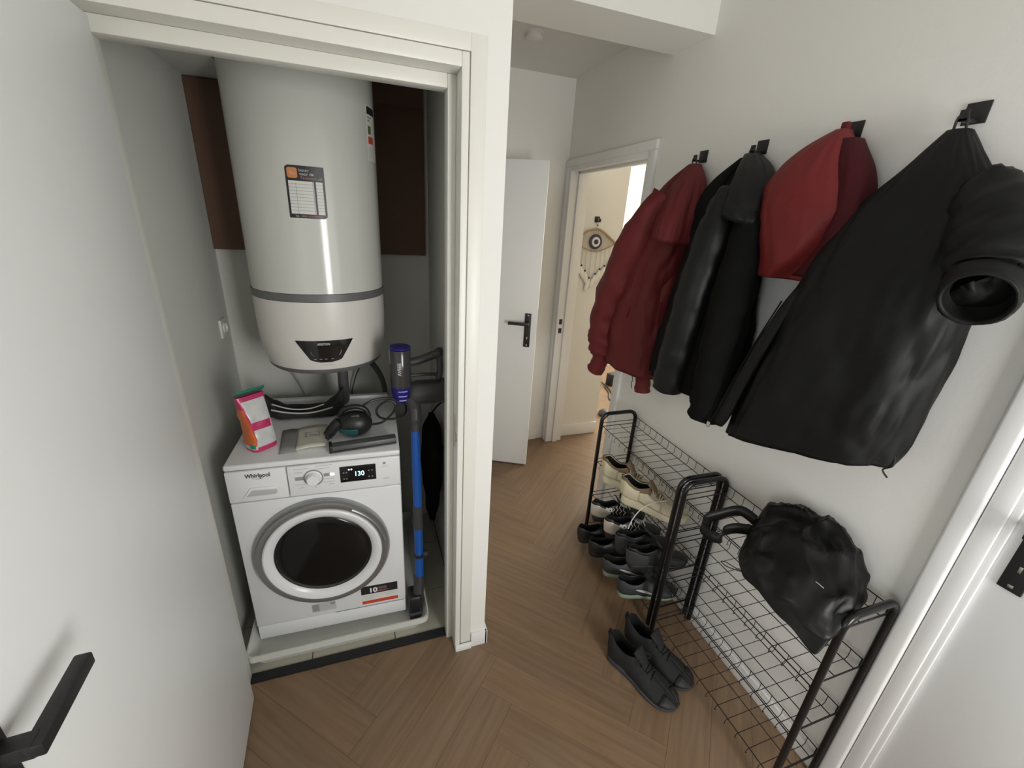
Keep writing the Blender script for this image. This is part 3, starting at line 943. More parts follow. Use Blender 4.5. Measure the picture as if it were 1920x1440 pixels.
b = MB().tube(spline([(-.40, 1.812, WT + .062), (-.34, 1.812, WT + .044), (-.27, 1.812, WT + .036), (-.215, 1.812, WT + .042), (-.165, 1.808, WT + .056)], 8), .0032, 8)
tag(b.build('white_cable', 'cable', smooth=True), 'thin white cable lying along the front of the black rubber piece', 'cable')
b = MB().tube(spline([(-.40, 1.835, WT + .078), (-.33, 1.835, WT + .050), (-.26, 1.835, WT + .046), (-.20, 1.835, WT + .062)], 8), .0028, 8)
tag(b.build('white_cable', 'cable', smooth=True), 'thin white cable lying over the top of the black rubber piece', 'cable')

# ---- detergent pouch: stand-up bag, folded green top
pc = empty('detergent_pouch', (-.408, 1.622, WT), math.radians(42))
tag(pc, 'magenta, orange and silver stand-up pouch with green top on the washing machine', 'pouch')


def pouch_pt(u, v, off=0.0):
    """u angle 0..1 round the bag, v 0..1 height"""
    a = 2 * PI * u
    hw = interp([(0, .046), (.10, .048), (.45, .044), (.8, .048), (1, .050)], v)
    hd = interp([(0, .038), (.15, .040), (.5, .037), (.85, .022), (1, .010)], v)
    ca, sa = math.cos(a), math.sin(a)
    x = (hw + off) * (abs(ca) ** .55) * (1 if ca > 0 else -1)
    y = (hd + off) * (abs(sa) ** .55) * (1 if sa > 0 else -1)
    nz = noise.noise(Vector((x * 30, y * 30, v * 6 + 3.1))) * .006 * math.sin(PI * min(1, v * 1.05))
    lean = -.012 * v ** 1.3
    return (x * (1 + nz * 10) + lean, y + nz + .006 * v ** 1.4, .001 + .212 * v)


def pouch_patch(name, m, u0, u1, v0, v1, off, nu=24, nv=24, left=None, right=None):
    rr = []
    for i in range(nv + 1):
        t = i / nv
        v = v0 + (v1 - v0) * t
        a = left(t) if left else u0
        c = right(t) if right else u1
        rr.append([pouch_pt(a + (c - a) * j / nu, v, off) for j in range(nu + 1)])
    return MB().grid(rr).build(name, m, pc, smooth=True)


rr = [[pouch_pt(j / 48, i / 30) for j in range(48)] for i in range(31)]
b = MB().grid(rr, closed=True)
b.f.append(list(range(48)))
b.f.append([30 * 48 + j for j in range(48)])
b.build('bag', 'pouchpink', pc, smooth=True)
pouch_patch('orange_print', 'pouchorange', .4, .62, .13, .80, .0012, left=lambda t: .40, right=lambda t: .655 - .05 * t + .012 * math.sin(t * 7))
pouch_patch('silver_print', 'pouchsilver', .645, .88, .55, .93, .0012, left=lambda t: .660 - .025 * t, right=lambda t: .875)
pouch_patch('silver_print', 'pouchsilver', .665, .88, .09, .41, .0012)
pouch_patch('silver_print', 'pouchsilver', .84, .88, .41, .55, .0012, nv=6)
pouch_patch('silver_print', 'pouchsilver', .44, .665, .045, .12, .0009, nv=6)
pouch_patch('green_print', 'pouchgreen', .53, .635, .065, .145, .0018, nv=6)
tf = []
for i in range(9):
    t = i / 8
    ang_ = t * 1.15
    tf.append([Vector(pouch_pt(0, 1)).lerp(Vector(pouch_pt(.5, 1)), j / 12) + Vector((-.004 * t, .009 - .020 * t * .2 - .036 * math.sin(ang_) * .9, .004 + .028 * (1 - math.cos(ang_) * .2) * t)) for j in range(13)])
MB().grid(tf).build('folded_top', 'pouchgreen', pc, smooth=True, solid=.003)

# ---- booklet
bk = empty('booklet', (-.258, 1.640, WT), math.radians(4))
tag(bk, 'cream instruction booklet with a grey cover strip lying on the washing machine', 'booklet')
rows = []
for i in range(13):
    t = i / 12
    x = -.030 + .108 * t
    rows.append([(x, y, .0045 + .006 * math.sin(t * PI * .9) + (.010 * (1 - (y + .1) / .2) ** 3)) for y in [-.100 + .2 * k / 6 for k in range(7)]])
MB().grid(rows).build('pages', 'paper', bk, smooth=True, solid=.0032)
MB().grid([[(-.088 + .060 * i / 6, -.095 + .19 * k / 4, .0035 + .004 * math.sin(i / 6 * PI)) for k in range(5)] for i in range(7)]).build('cover', 'papergrey', bk, smooth=True, solid=.0018)
pic = MB()
for (x0, x1, y0, y1) in ((.0, .05, -.004, -.001), (.0, .05, .030, .033), (.0, .003, -.004, .033), (.047, .05, -.004, .033), (.012, .030, .008, .016), (.030, .042, .000, .010)):
    pic.box(x0, x1, y0, y1, .0112, .0122)
pic.build('printed_picture', 'greyprint', bk)
MB().box(.0, .055, .075, .082, .0085, .0095).build('printed_title', 'greyprint', bk)

# ---- grey bar attachment
ba = empty('brush_attachment', (-.044, 1.538, WT), math.radians(6))
tag(ba, 'long dark grey vacuum brush attachment lying on the washing machine', 'attachment')
MB().prism([(-.024, .001), (.020, .001), (.024, .012), (.010, .030), (-.020, .026)], 'x', -.120, .122).build('bar_body', 'greyplastic', ba, bevel=.003)
MB().box(-.123, -.112, -.025, .022, .0015, .031).build('end_cap', 'blackplastic', ba, bevel=.003)
MB().box(-.11, .118, -.0262, -.0235, .005, .010).build('rubber_lip', 'blackplastic', ba)

# ---- hand steamer (dark teal) with cord
hs_ = empty('hand_steamer', (-.080, 1.640, WT))
tag(hs_, 'black and dark teal handheld steamer on the washing machine', 'steamer')
rows = []
for i in range(17):
    t = i / 16
    a = PI * t
    rows.append([(.068 * math.sin(a) ** .8 * math.cos(q) + .006, .050 * math.sin(a) ** .8 * math.sin(q) - .0, .052 - .050 * math.cos(a) + 0.0005) for q in [2 * PI * k / 28 for k in range(28)]])
MB().grid(rows, closed=True).build('body', 'blackplastic', hs_, smooth=True)
rows = []
for i in range(9):
    zz = .006 + .042 * i / 8
    rr_ = math.sin(math.acos(max(-1, min(1, (.052 - zz) / .050)))) ** .8
    rows.append([((.068 * rr_ + .0012) * math.cos(q) + .006, (.050 * rr_ + .0012) * math.sin(q), zz) for q in [math.radians(195 + 85 * k / 16) for k in range(17)]])
MB().grid(rows).build('teal_tank', 'teal', hs_, smooth=True, solid=.001)
MB().tube(spline([(-.048, -.010, .070), (-.070, -.012, .050), (-.088, -.012, .026), (-.098, -.012, .016)], 6), [.022] * 7 + [.021] * 6 + [.019] * 6, 14).build('nozzle', 'blackplastic', hs_, smooth=True)
MB().lathe([(0, 0), (.019, 0), (.021, .006), (.019, .012)], (-.104, -.012, .014), 'x', 18).build('nozzle_head', 'blackplastic', hs_)
MB().tube(spline([(-.050, .015, .080), (-.030, .010, .112), (.012, .008, .122), (.048, .008, .108), (.062, .008, .075)], 8), .010, 12).build('handle', 'blackplastic', hs_, smooth=True)
MB().box(-.004, .026, -.030, -.006, .092, .099).build('trigger_plate', 'greyplastic', hs_, bevel=.002)
cord = spline([(.03, .02, .108), (.075, .045, .125), (.140, .050, .130), (.195, .045, .120), (.212, .045, .090), (.208, .042, .060), (.180, .038, .043), (.140, .036, .040),
               (.105, .040, .050), (.092, .045, .075), (.105, .050, .098), (.140, .052, .118), (.170, .05, .104), (.165, .046, .075), (.145, .043, .050), (.11, .03, .030), (.07, .02, .030)], 8)
MB().tube(cord, .0048, 8).build('power_cord', 'blackplastic', hs_, smooth=True)

# ---- cordless stick vacuum leaning in the corner
vc = empty('stick_vacuum', (0.128, 1.462, 0.034))
tag(vc, 'cordless stick vacuum cleaner with blue tube and dark grey motor, standing beside the washing machine', 'vacuum cleaner')
V = lambda x, y, z: (x - .128, y - 1.462, z - .034)
MB().lathe([(0, 0), (.039, 0), (.041, .004), (.041, .150), (.0395, .152)], V(.111, 1.60, 1.108), n=40).build('dust_bin', 'vacbin', vc, smooth=True)
MB().lathe([(.0395, .155), (.0412, .155), (.0412, .160), (.037, .164), (0, .164)], V(.111, 1.60, 1.108), n=40).build('bin_top', 'vacviolet', vc, smooth=True)
MB().lathe([(0, -.072), (.012, -.070), (.027, -.058), (.036, -.038), (.039, -.015), (.0405, .003)], V(.111, 1.60, 1.108), n=40).build('cyclone', 'vacviolet', vc, smooth=True)
for k in range(3):
    zz = -.012 - .020 * k
    rr_ = (.0408, .0395, .033)[k]
    MB().lathe([(rr_, zz), (rr_, zz + .0045)], V(.111, 1.60, 1.108), n=10, a0=-PI / 2 - .35, a1=-PI / 2 + .5).build('cyclone_stripe', 'vaclight', vc, solid=.001)
MB().lathe([(.0, -.002), (.024, 0), (.038, .012), (.047, .03), (.049, .10), (.049, .128), (.053, .130), (.053, .146), (.042, .150), (0, .150)], V(.135, 1.60, 1.078), axis='x', n=36).build('motor_housing', 'vacgrey', vc, smooth=True)
MB().tube([V(*p) for p in spline([(.148, 1.60, 1.205), (.185, 1.60, 1.212), (.225, 1.60, 1.226), (.262, 1.60, 1.238)], 6)], [.016] * 12 + [.017] * 7, 12).build('handle', 'vacgrey', vc, smooth=True)
MB().tube([V(*p) for p in spline([(.258, 1.60, 1.255), (.262, 1.60, 1.22), (.264, 1.60, 1.17), (.258, 1.60, 1.13)], 6)], .013, 12).build('battery_post', 'vacgrey', vc, smooth=True)
MB().box(.252 - .128, .274 - .128, 1.585 - 1.462, 1.615 - 1.462, 1.228 - .034, 1.258 - .034).build('handle_cap', 'blackplastic', vc, bevel=.004)
MB().tube([V(*p) for p in spline([(.150, 1.60, 1.150), (.20, 1.60, 1.152), (.25, 1.60, 1.150)], 6)], .007, 10).build('guard_bar', 'vacgrey', vc, smooth=True)
MB().tube([V(*p) for p in spline([(.145, 1.598, 1.068), (.158, 1.594, 1.020), (.160, 1.585, .960), (.159, 1.580, .918)], 6)], [.034, .033, .032, .031, .030, .029] + [.026] * 7 + [.022] * 6, 16).build('neck', 'vacgrey', vc, smooth=True)
MB().tube([V(.158, 1.580, .925), V(.155, 1.537, .60), V(.154, 1.533, .570)], .0185, 18).build('upper_tube', 'vacblue', vc, smooth=True)
MB().tube([V(.154, 1.534, .578), V(.153, 1.521, .470)], .0205, 18).build('tube_joint', 'vacgrey', vc, smooth=True)
MB().tube([V(.153, 1.522, .478), V(.150, 1.488, .225)], .0185, 18).build('lower_tube', 'vacblue', vc, smooth=True)
MB().tube([V(.151, 1.505, .345), V(.151, 1.503, .330)], .0205, 18).build('clip_ring', 'blackplastic', vc, smooth=True)
MB().box(.168 - .128, .190 - .128, 1.495 - 1.462, 1.515 - 1.462, .330 - .034, .350 - .034).build('clip', 'vacgrey', vc, bevel=.003)
MB().tube([V(.150, 1.490, .238), V(.144, 1.480, .170), V(.136, 1.470, .130)], [.020, .024, .026], 16).build('elbow', 'vacgrey', vc, smooth=True)
MB().box(-.032, .024, -.024, .055, .010, .125).build('floor_head', 'blackplastic', vc, bevel=.010, seg=3)
MB().tube([(-.030, -.012, .022), (.022, -.012, .022)], .020, 16).build('brush_roll', 'vacgrey', vc)
MB().box(.012, .020, -.0235, -.020, .050, .056).build('silver_badge', 'steel', vc)
text('brand_name', 'AVEEE', .018, 'lightprint', vc, V(.110, 1.5585, 1.165), rot=(PI / 2, -PI / 2, 0), bold=.0005, width=.052)

# ---- teal rod and black bag behind the vacuum
b = MB().tube([(.178, 1.66, .001), (.182, 1.72, .985)], .010, 12)
b.tube([(.182, 1.7195, .975), (.182, 1.7205, .995)], .0115, 12)
tag(b.build('mop_handle', 'tealrod', smooth=True), 'thin teal rod standing upright behind the stick vacuum', 'rod')
rows = []
for i in range(29):
    t = i / 28
    z = .885 - .60 * t
    hw = interp([(0, .012), (.12, .042), (.35, .052), (.6, .046), (.85, .034), (1, .012)], t)
    hd = interp([(0, .012), (.2, .075), (.6, .070), (1, .02)], t)
    rows.append([(min(.305, .256 + hw * math.cos(q) + .006 * noise.noise(Vector((q, t * 6, 1)))), 1.80 + hd * math.sin(q) + .010 * noise.noise(Vector((q * 2, t * 7, 4))), z) for q in [2 * PI * k / 24 for k in range(24)]])
b = MB().grid(rows, closed=True)
b.f.append(list(range(24)))
b.f.append([28 * 24 + j for j in range(24)])
b.tube(spline([(.256, 1.80, .882), (.285, 1.80, .92), (.309, 1.80, .935)], 5), .004, 8)
tag(b.build('black_bag', 'wool', smooth=True), 'black cloth bag hanging in the dark gap behind the stick vacuum', 'bag')

# ================================================================== HOOKS
def wall_hook(loc, out, along, label, group=None, size=.046):
    O, A, Z = Vector(out), Vector(along), Vector((0, 0, 1))
    h = empty('coat_hook', loc)
    tag(h, label, 'hook', group)

    def ob(name, pts_boxes, bev):
        bb = MB()
        for (a0, a1, o0, o1, z0, z1) in pts_boxes:
            bb.box(a0, a1, o0, o1, z0, z1)
        bb.v = [tuple(A * p[0] + O * p[1] + Z * p[2]) for p in bb.v]
        return bb.build(name, 'blackmetal', h, bevel=bev)
    s = size / 2
    ob('hook_plate', [(-s, s, .0005, .005, -s, s)], .001)
    ob('hook_arm', [(-.009, .009, .004, .046, -s + .002, -s + .008), (-.009, .009, .040, .046, -s + .002, -s + .026)], .001)
    return h


ZK = 2.037
wall_hook((XR, 1.648, ZK), (-1, 0, 0), (0, 1, 0), 'black wall hook holding the dark red jacket beside the doorway')
wall_hook((XR, 1.352, ZK), (-1, 0, 0), (0, 1, 0), 'black wall hook holding the black leather jacket')
wall_hook((XR, 1.032, ZK + .006), (-1, 0, 0), (0, 1, 0), 'wall hook mostly hidden by the bright red hood')
wall_hook((XR, 0.752, ZK), (-1, 0, 0), (0, 1, 0), 'black wall hook holding the big black nylon jacket')


# ================================================================== GARMENTS
def cloth(rows, n=72, sub=4, amp=.010, pleat=.008, npl=7, seed=0.0, expo=.82, xmax=1.377, hem=(0.0, 0.0), shape=None, closed_hem=True):
    """loft of (x, y, z, a, b) rows hanging on the right wall; a along y, b along x. Wrinkles from noise, pleats grow downwards."""
    P = []
    for i in range(len(rows) - 1):
        for k in range(sub):
            t = k / sub
            P.append([rows[i][q] * (1 - t) + rows[i + 1][q] * t for q in range(5)])
    P.append(list(rows[-1][:5]))
    # smooth
    for _ in range(3):
        Q = [p[:] for p in P]
        for i in range(1, len(P) - 1):
            for q in range(5):
                Q[i][q] = .25 * P[i - 1][q] + .5 * P[i][q] + .25 * P[i + 1][q]
        P = Q
    out = []
    m = len(P)
    for i, (x, y, z, a, bb) in enumerate(P):
        t = i / (m - 1)
        ringp = []
        for j in range(n):
            th = 2 * PI * j / n
            c, s = math.cos(th), math.sin(th)
            cx = (abs(c) ** expo) * (1 if c > 0 else -1)
            sx = (abs(s) ** expo) * (1 if s > 0 else -1)
            nv = Vector((c * 1.6 + seed, s * 1.6 - seed * .7, z * 3.0))
            wr = (abs(noise.noise(nv * 2.0)) - .25) * amp * 1.6 + noise.noise(nv * 4.3) * amp * .55
            pl = math.sin(npl * th + seed + 2.2 * noise.noise(Vector((seed, z * 2.2, th)))) * pleat * min(1, t * 1.6)
            d = wr * min(1, t * 5 + .2) + pl
            sc = shape(t, th) if shape else 1.0
            px = x - (bb * sc + d) * cx
            py = y + (a + d * .8) * sx
            pz = z
            if t > .7:
                pz += (hem[0] + hem[1] * sx) * ((t - .7) / .3) ** 2
            ringp.append((min(px, xmax), py, pz))
        out.append(ringp)
    b = MB()
    if closed_hem:
        last = out[-1]
        cx = sum(p[0] for p in last) / n
        cy = sum(p[1] for p in last) / n
        out.append([(cx + (p[0] - cx) * .93, cy + (p[1] - cy) * .95, p[2] + .003) for p in last])
        out.append([(cx + (p[0] - cx) * .88, cy + (p[1] - cy) * .92, p[2] + .045) for p in last])
        out.append([(cx + (p[0] - cx) * .30, cy + (p[1] - cy) * .50, p[2] + .07) for p in last])
    b.grid(out, closed=True)
    b.f.append(list(range(n))[::-1])
    k = (len(out) - 1) * n
    b.f.append([k + j for j in range(n)])
    return b


def sleeve(path, rad, n=28, seed=0.0, amp=.006, rings=True, xmax=1.378, flat=1.0, deep=.04):
    """wrinkled tube with an open end"""
    pts = spline(path, 6)
    m = len(pts)
    R = [interp([(i / (len(rad) - 1), r) for i, r in enumerate(rad)], k / (m - 1)) for k in range(m)]
    pts = list(pts)
    # inner return at the open end
    d = (pts[-1] - pts[-2]).normalized()
    P = pts + [pts[-1] + d * .003, pts[-1] - d * .012, pts[-1] - d * deep]
    RR = R + [R[-1] * .93, R[-1] * .86, R[-1] * .74]
    b = MB().tube(P, RR, n, cap=True, flat=flat, keep=3)
    for i in range(m):
        for j in range(n):
            v = Vector(b.v[i * n + j])
            c = Vector(pts[i])
            e = v - c
            if e.length < 1e-6:
                continue
            q = Vector((j / n * 6.0 + seed, i * .55, seed * 2))
            w_ = (abs(noise.noise(Vector((math.cos(2 * PI * j / n) * 1.3 + seed, math.sin(2 * PI * j / n) * 1.3, i * .42)))) - .22) * amp * 2.4
            w_ += math.sin(i * 1.5 + math.cos(2 * PI * j / n) * 2.0 + seed) * amp * .45
            v = v + e.normalized() * w_
            b.v[i * n + j] = (min(v.x, xmax), v.y, v.z)
    return b


def loop(root, loc, m):
    """hanging loop over the hook arm"""
    x, y, z = loc
    MB().tube(spline([(x, y - .012, z - .035), (x - .004, y - .010, z), (x - .004, y, z + .008), (x - .004, y + .010, z), (x, y + .012, z - .035)], 6), .003, 8).build('hanging_loop', m, root, smooth=True)


# ---- dark red jacket
RED = [(1.340, 1.648, 2.000, .026, .022), (1.322, 1.672, 1.945, .080, .040), (1.299, 1.690, 1.876, .105, .051), (1.283, 1.686, 1.818, .120, .061), (1.267, 1.672, 1.762, .133, .071), (1.258, 1.662, 1.707, .140, .080),
       (1.258, 1.672, 1.652, .148, .090), (1.258, 1.690, 1.598, .152, .098), (1.258, 1.708, 1.543, .158, .104), (1.258, 1.722, 1.488, .164, .106), (1.258, 1.736, 1.433, .176, .108), (1.258, 1.746, 1.379, .186, .108),
       (1.258, 1.750, 1.324, .196, .108), (1.258, 1.752, 1.269, .202, .108), (1.258, 1.748, 1.215, .204, .108), (1.258, 1.740, 1.160, .204, .106), (1.258, 1.735, 1.095, .204, .102)]
rj = empty('jacket', (1.26, 1.70, 1.00))
tag(rj, 'dark red hooded jacket with loose cuffs on the hook nearest the doorway', 'jacket')
off = Vector((-1.26, -1.70, -1.00))


def shift(b, o_):
    b.v = [tuple(Vector(p) - Vector(o_)) for p in b.v]
    return b


RL = (1.26, 1.70, 1.00)
shift(cloth(RED, amp=.011, pleat=.007, npl=6, seed=1.3, hem=(-.01, .0)), RL).build('body', 'redcloth', rj, smooth=True, sharp=False)
shift(sleeve([(1.235, 1.655, 1.880), (1.185, 1.715, 1.720), (1.172, 1.800, 1.530), (1.172, 1.872, 1.340), (1.172, 1.888, 1.200), (1.176, 1.884, 1.112)], [.055, .080, .086, .086, .080, .064], seed=2.0, amp=.009), RL).build('sleeve', 'redcloth', rj, smooth=True, sharp=False)
shift(sleeve([(1.178, 1.884, 1.120), (1.176, 1.900, 1.060), (1.172, 1.925, 1.005)], [.046, .044, .047], seed=5.0, amp=.003), RL).build('cuff', 'redcloth', rj, smooth=True, sharp=False)
shift(sleeve([(1.285, 1.60, 1.72), (1.275, 1.615, 1.45), (1.275, 1.630, 1.20), (1.275, 1.640, 1.085)], [.05, .066, .060, .048], seed=7.0, amp=.007), RL).build('sleeve', 'redcloth', rj, smooth=True, sharp=False)
shift(sleeve([(1.276, 1.640, 1.090), (1.276, 1.640, 1.040), (1.276, 1.632, .985)], [.040, .036, .038], seed=8.0, amp=.003), RL).build('cuff', 'redcloth', rj, smooth=True, sharp=False)
HD = [(1.335, 1.632, 2.003, .024, .024), (1.305, 1.600, 1.945, .062, .052), (1.275, 1.575, 1.885, .078, .070), (1.252, 1.556, 1.820, .086, .084), (1.238, 1.545, 1.760, .092, .092), (1.230, 1.540, 1.712, .094, .094)]
shift(cloth(HD, amp=.010, pleat=.005, npl=4, seed=3.3, hem=(-.012, .012)), RL).build('hood', 'redcloth', rj, smooth=True, sharp=False)
shift(cloth([(1.320, 1.870, 1.790, .036, .020), (1.312, 1.895, 1.755, .046, .026), (1.306, 1.905, 1.715, .048, .028), (1.300, 1.895, 1.672, .036, .024)], amp=.004, pleat=.002, seed=6.0), RL).build('collar_flap', 'redcloth', rj, smooth=True, sharp=False)
loop(rj, Vector((1.345, 1.648, 2.022)) - Vector(RL), 'blackmetal')
shift(MB().tube(spline([(1.240, 1.545, 1.70), (1.172, 1.66, 1.45), (1.160, 1.70, 1.30), (1.160, 1.705, 1.10)], 8), .0035, 6), RL).build('zipper', 'burgundy', rj, smooth=True)
shift(MB().tube(spline([(1.255, 1.700, 1.090), (1.255, 1.705, 1.050), (1.258, 1.698, 1.020), (1.262, 1.712, 1.000), (1.262, 1.700, .975)], 6), .002, 6), RL).build('drawcord', 'blackmetal', rj, smooth=True)

# ---- black leather jacket over a black wool layer
BLK = [(1.338, 1.350, 1.995, .046, .028), (1.320, 1.362, 1.933, .090, .038), (1.305, 1.368, 1.877, .126, .048), (1.292, 1.362, 1.822, .148, .056), (1.284, 1.347, 1.768, .156, .064), (1.280, 1.332, 1.715, .158, .072),
       (1.278, 1.325, 1.662, .160, .080), (1.278, 1.325, 1.609, .166, .086), (1.278, 1.325, 1.556, .175, .090), (1.278, 1.326, 1.503, .186, .092), (1.278, 1.330, 1.451, .196, .092), (1.278, 1.332, 1.398, .206, .092),
       (1.278, 1.338, 1.345, .216, .092), (1.278, 1.345, 1.292, .222, .092), (1.278, 1.358, 1.240, .216, .092), (1.278, 1.366, 1.187, .214, .092), (1.278, 1.368, 1.130, .212, .090)]
bj = empty('jacket', (1.27, 1.33, 1.05))
tag(bj, 'black leather jacket with wide collar hanging between the dark red jacket and the red hood', 'jacket')
BL = (1.27, 1.33, 1.05)
shift(cloth(BLK, amp=.010, pleat=.008, npl=7, seed=4.7), BL).build('body', 'wool', bj, smooth=True, sharp=False)
shift(sleeve([(1.262, 1.330, 1.880), (1.205, 1.300, 1.740), (1.180, 1.300, 1.580), (1.172, 1.312, 1.420), (1.172, 1.330, 1.250), (1.176, 1.345, 1.125)], [.046, .060, .066, .066, .066, .062], seed=3.0, amp=.005), BL).build('sleeve', 'leather', bj, smooth=True, sharp=False)
shift(sleeve([(1.276, 1.216, 1.86), (1.236, 1.178, 1.70), (1.215, 1.162, 1.52), (1.208, 1.150, 1.34), (1.208, 1.142, 1.18), (1.212, 1.145, 1.085)], [.044, .060, .068, .070, .070, .068], seed=9.0, amp=.006), BL).build('sleeve', 'wool', bj, smooth=True, sharp=False)
COLR = [(1.340, 1.345, 2.012, .028, .022), (1.318, 1.302, 1.965, .062, .044), (1.290, 1.262, 1.905, .076, .062), (1.262, 1.235, 1.845, .080, .070), (1.245, 1.222, 1.790, .078, .070)]
shift(cloth(COLR, amp=.007, pleat=.003, npl=3, seed=7.7, hem=(-.004, .02)), BL).build('collar', 'leather', bj, smooth=True, sharp=False)
COLR2 = [(1.340, 1.365, 2.000, .026, .022), (1.322, 1.400, 1.945, .062, .038), (1.302, 1.430, 1.880, .074, .050), (1.290, 1.438, 1.81, .070, .054), (1.28, 1.430, 1.75, .060, .050)]
shift(cloth(COLR2, amp=.007, pleat=.003, npl=3, seed=2.7), BL).build('collar', 'wool', bj, smooth=True, sharp=False)
loop(bj, Vector((1.345, 1.352, 2.022)) - Vector(BL), 'blackmetal')
for k in range(2):
    shift(MB().lathe([(0, -.004), (.006, -.003), (.008, 0)], (1.206 - .002, 1.100 + .0 * k, 1.40 - .14 * k), 'x', 14), BL).build('button', 'black', bj)

# ---- bright red hood
HOOD = [(1.340, 1.032, 2.040, .018, .022), (1.322, 1.046, 2.002, .063, .052), (1.308, 1.058, 1.961, .098, .063), (1.297, 1.057, 1.924, .119, .069), (1.290, 1.053, 1.887, .134, .076), (1.290, 1.045, 1.852, .137, .082),
        (1.290, 1.037, 1.816, .141, .085), (1.290, 1.026, 1.781, .142, .085), (1.290, 1.014, 1.746, .141, .085), (1.290, 1.003, 1.710, .139, .085), (1.290, .998, 1.675, .135, .085), (1.290, .996, 1.645, .130, .084), (1.290, .996, 1.618, .122, .078)]
rh = empty('red_hood', (1.29, 1.03, 1.60))
tag(rh, 'bright red quilted hood hanging between the leather jacket and the big black jacket', 'hood')


def hood_shape(t, th):
    # the side towards the camera-right is folded flat behind a crease
    s = math.sin(th)
    lim = -.80 + 1.15 * max(0.0, (t - .50) / .5)
    k = max(0.0, min(1.0, (lim - s) / .20))
    return 1.0 - .66 * k * (1 - .5 * math.exp(-t * 9))


HL = (1.29, 1.03, 1.60)
shift(cloth(HOOD, amp=.006, pleat=.003, npl=5, seed=8.1, shape=hood_shape), HL).build('shell', 'redcloth2', rh, smooth=True, sharp=False)
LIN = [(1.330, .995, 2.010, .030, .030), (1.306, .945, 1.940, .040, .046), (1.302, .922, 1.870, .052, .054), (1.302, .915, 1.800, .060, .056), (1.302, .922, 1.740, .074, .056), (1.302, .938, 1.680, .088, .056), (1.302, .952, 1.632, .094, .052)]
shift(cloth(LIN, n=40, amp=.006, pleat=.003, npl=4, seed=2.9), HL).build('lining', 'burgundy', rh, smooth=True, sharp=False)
shift(MB().box(1.335, 1.352, 1.022, 1.042, 2.020, 2.060), HL).build('hanging_tab', 'redcloth', rh, bevel=.003)

# ---- big black jacket
BIG = [(1.343, .750, 1.998, .022, .022), (1.325, .742, 1.944, .060, .040), (1.310, .740, 1.884, .105, .050), (1.298, .745, 1.832, .140, .058), (1.288, .747, 1.781, .158, .066), (1.278, .748, 1.731, .172, .074), (1.270, .752, 1.681, .184, .083),
       (1.268, .756, 1.632, .192, .091), (1.268, .760, 1.583, .199, .098), (1.268, .764, 1.533, .205, .102), (1.268, .770, 1.484, .210, .104), (1.268, .777, 1.434, .215, .104), (1.268, .784, 1.385, .220, .104), (1.268, .792, 1.336, .226, .104),
       (1.268, .800, 1.286, .232, .104), (1.268, .809, 1.237, .236, .104), (1.268, .818, 1.180, .238, .102), (1.268, .825, 1.125, .238, .098)]
gj = empty('jacket', (1.27, .78, 1.05))
tag(gj, 'big black nylon jacket with a short bunched sleeve beside the white door frame', 'jacket')
GL = (1.27, .78, 1.05)
shift(cloth(BIG, n=96, amp=.011, pleat=.007, npl=6, seed=6.2, hem=(.0, -.070)), GL).build('body', 'blacknylon', gj, smooth=True, sharp=False)
shift(sleeve([(1.300, .640, 1.870), (1.262, .580, 1.800), (1.225, .540, 1.735), (1.190, .520, 1.685), (1.185, .520, 1.682)], [.050, .074, .076, .068, .056], seed=4.4, amp=.008, deep=.02), GL).build('sleeve', 'blacknylon', gj, smooth=True, sharp=False)
shift(sleeve([(1.195, .522, 1.688), (1.165, .510, 1.668), (1.118, .492, 1.648)], [.060, .063, .056], seed=1.4, amp=.004, deep=.060), GL).build('cuff', 'blacknylon', gj, smooth=True, sharp=False)
# front placket edge with the zip, sticking out towards the other garments
PLK = [(1.215, .930, 1.60, .010, .008), (1.205, .950, 1.53, .020, .012), (1.195, .985, 1.40, .024, .012), (1.185, 1.020, 1.25, .026, .013), (1.180, 1.050, 1.13, .030, .013), (1.180, 1.060, 1.095, .022, .010)]
shift(cloth(PLK, n=24, amp=.003, pleat=.001, seed=2.2), GL).build('placket', 'blacknylon', gj, smooth=True, sharp=False)
shift(MB().tube(spline([(1.196, .958, 1.56), (1.182, 1.004, 1.40), (1.170, 1.040, 1.25), (1.162, 1.075, 1.100)], 8), .0022, 6), GL).build('zipper', 'wool', gj, smooth=True)
shift(MB().box(1.154, 1.162, 1.072, 1.084, 1.078, 1.100), GL).build('zip_pull', 'steel', gj, bevel=.002)
shift(MB().tube(spline([(1.268, .600, 1.205), (1.262, .588, 1.235), (1.262, .575, 1.232), (1.262, .572, 1.205), (1.262, .588, 1.185), (1.262, .572, 1.170)], 6), .0022, 6), GL).build('drawcord', 'blackmetal', gj, smooth=True)
loop(gj, Vector((1.345, .752, 2.022)) - Vector(GL), 'blackmetal')

# ================================================================== SHOE RACKS
RXF, RXB = 1.156, 1.366
SHZ = (.740, .520, .300, .082)


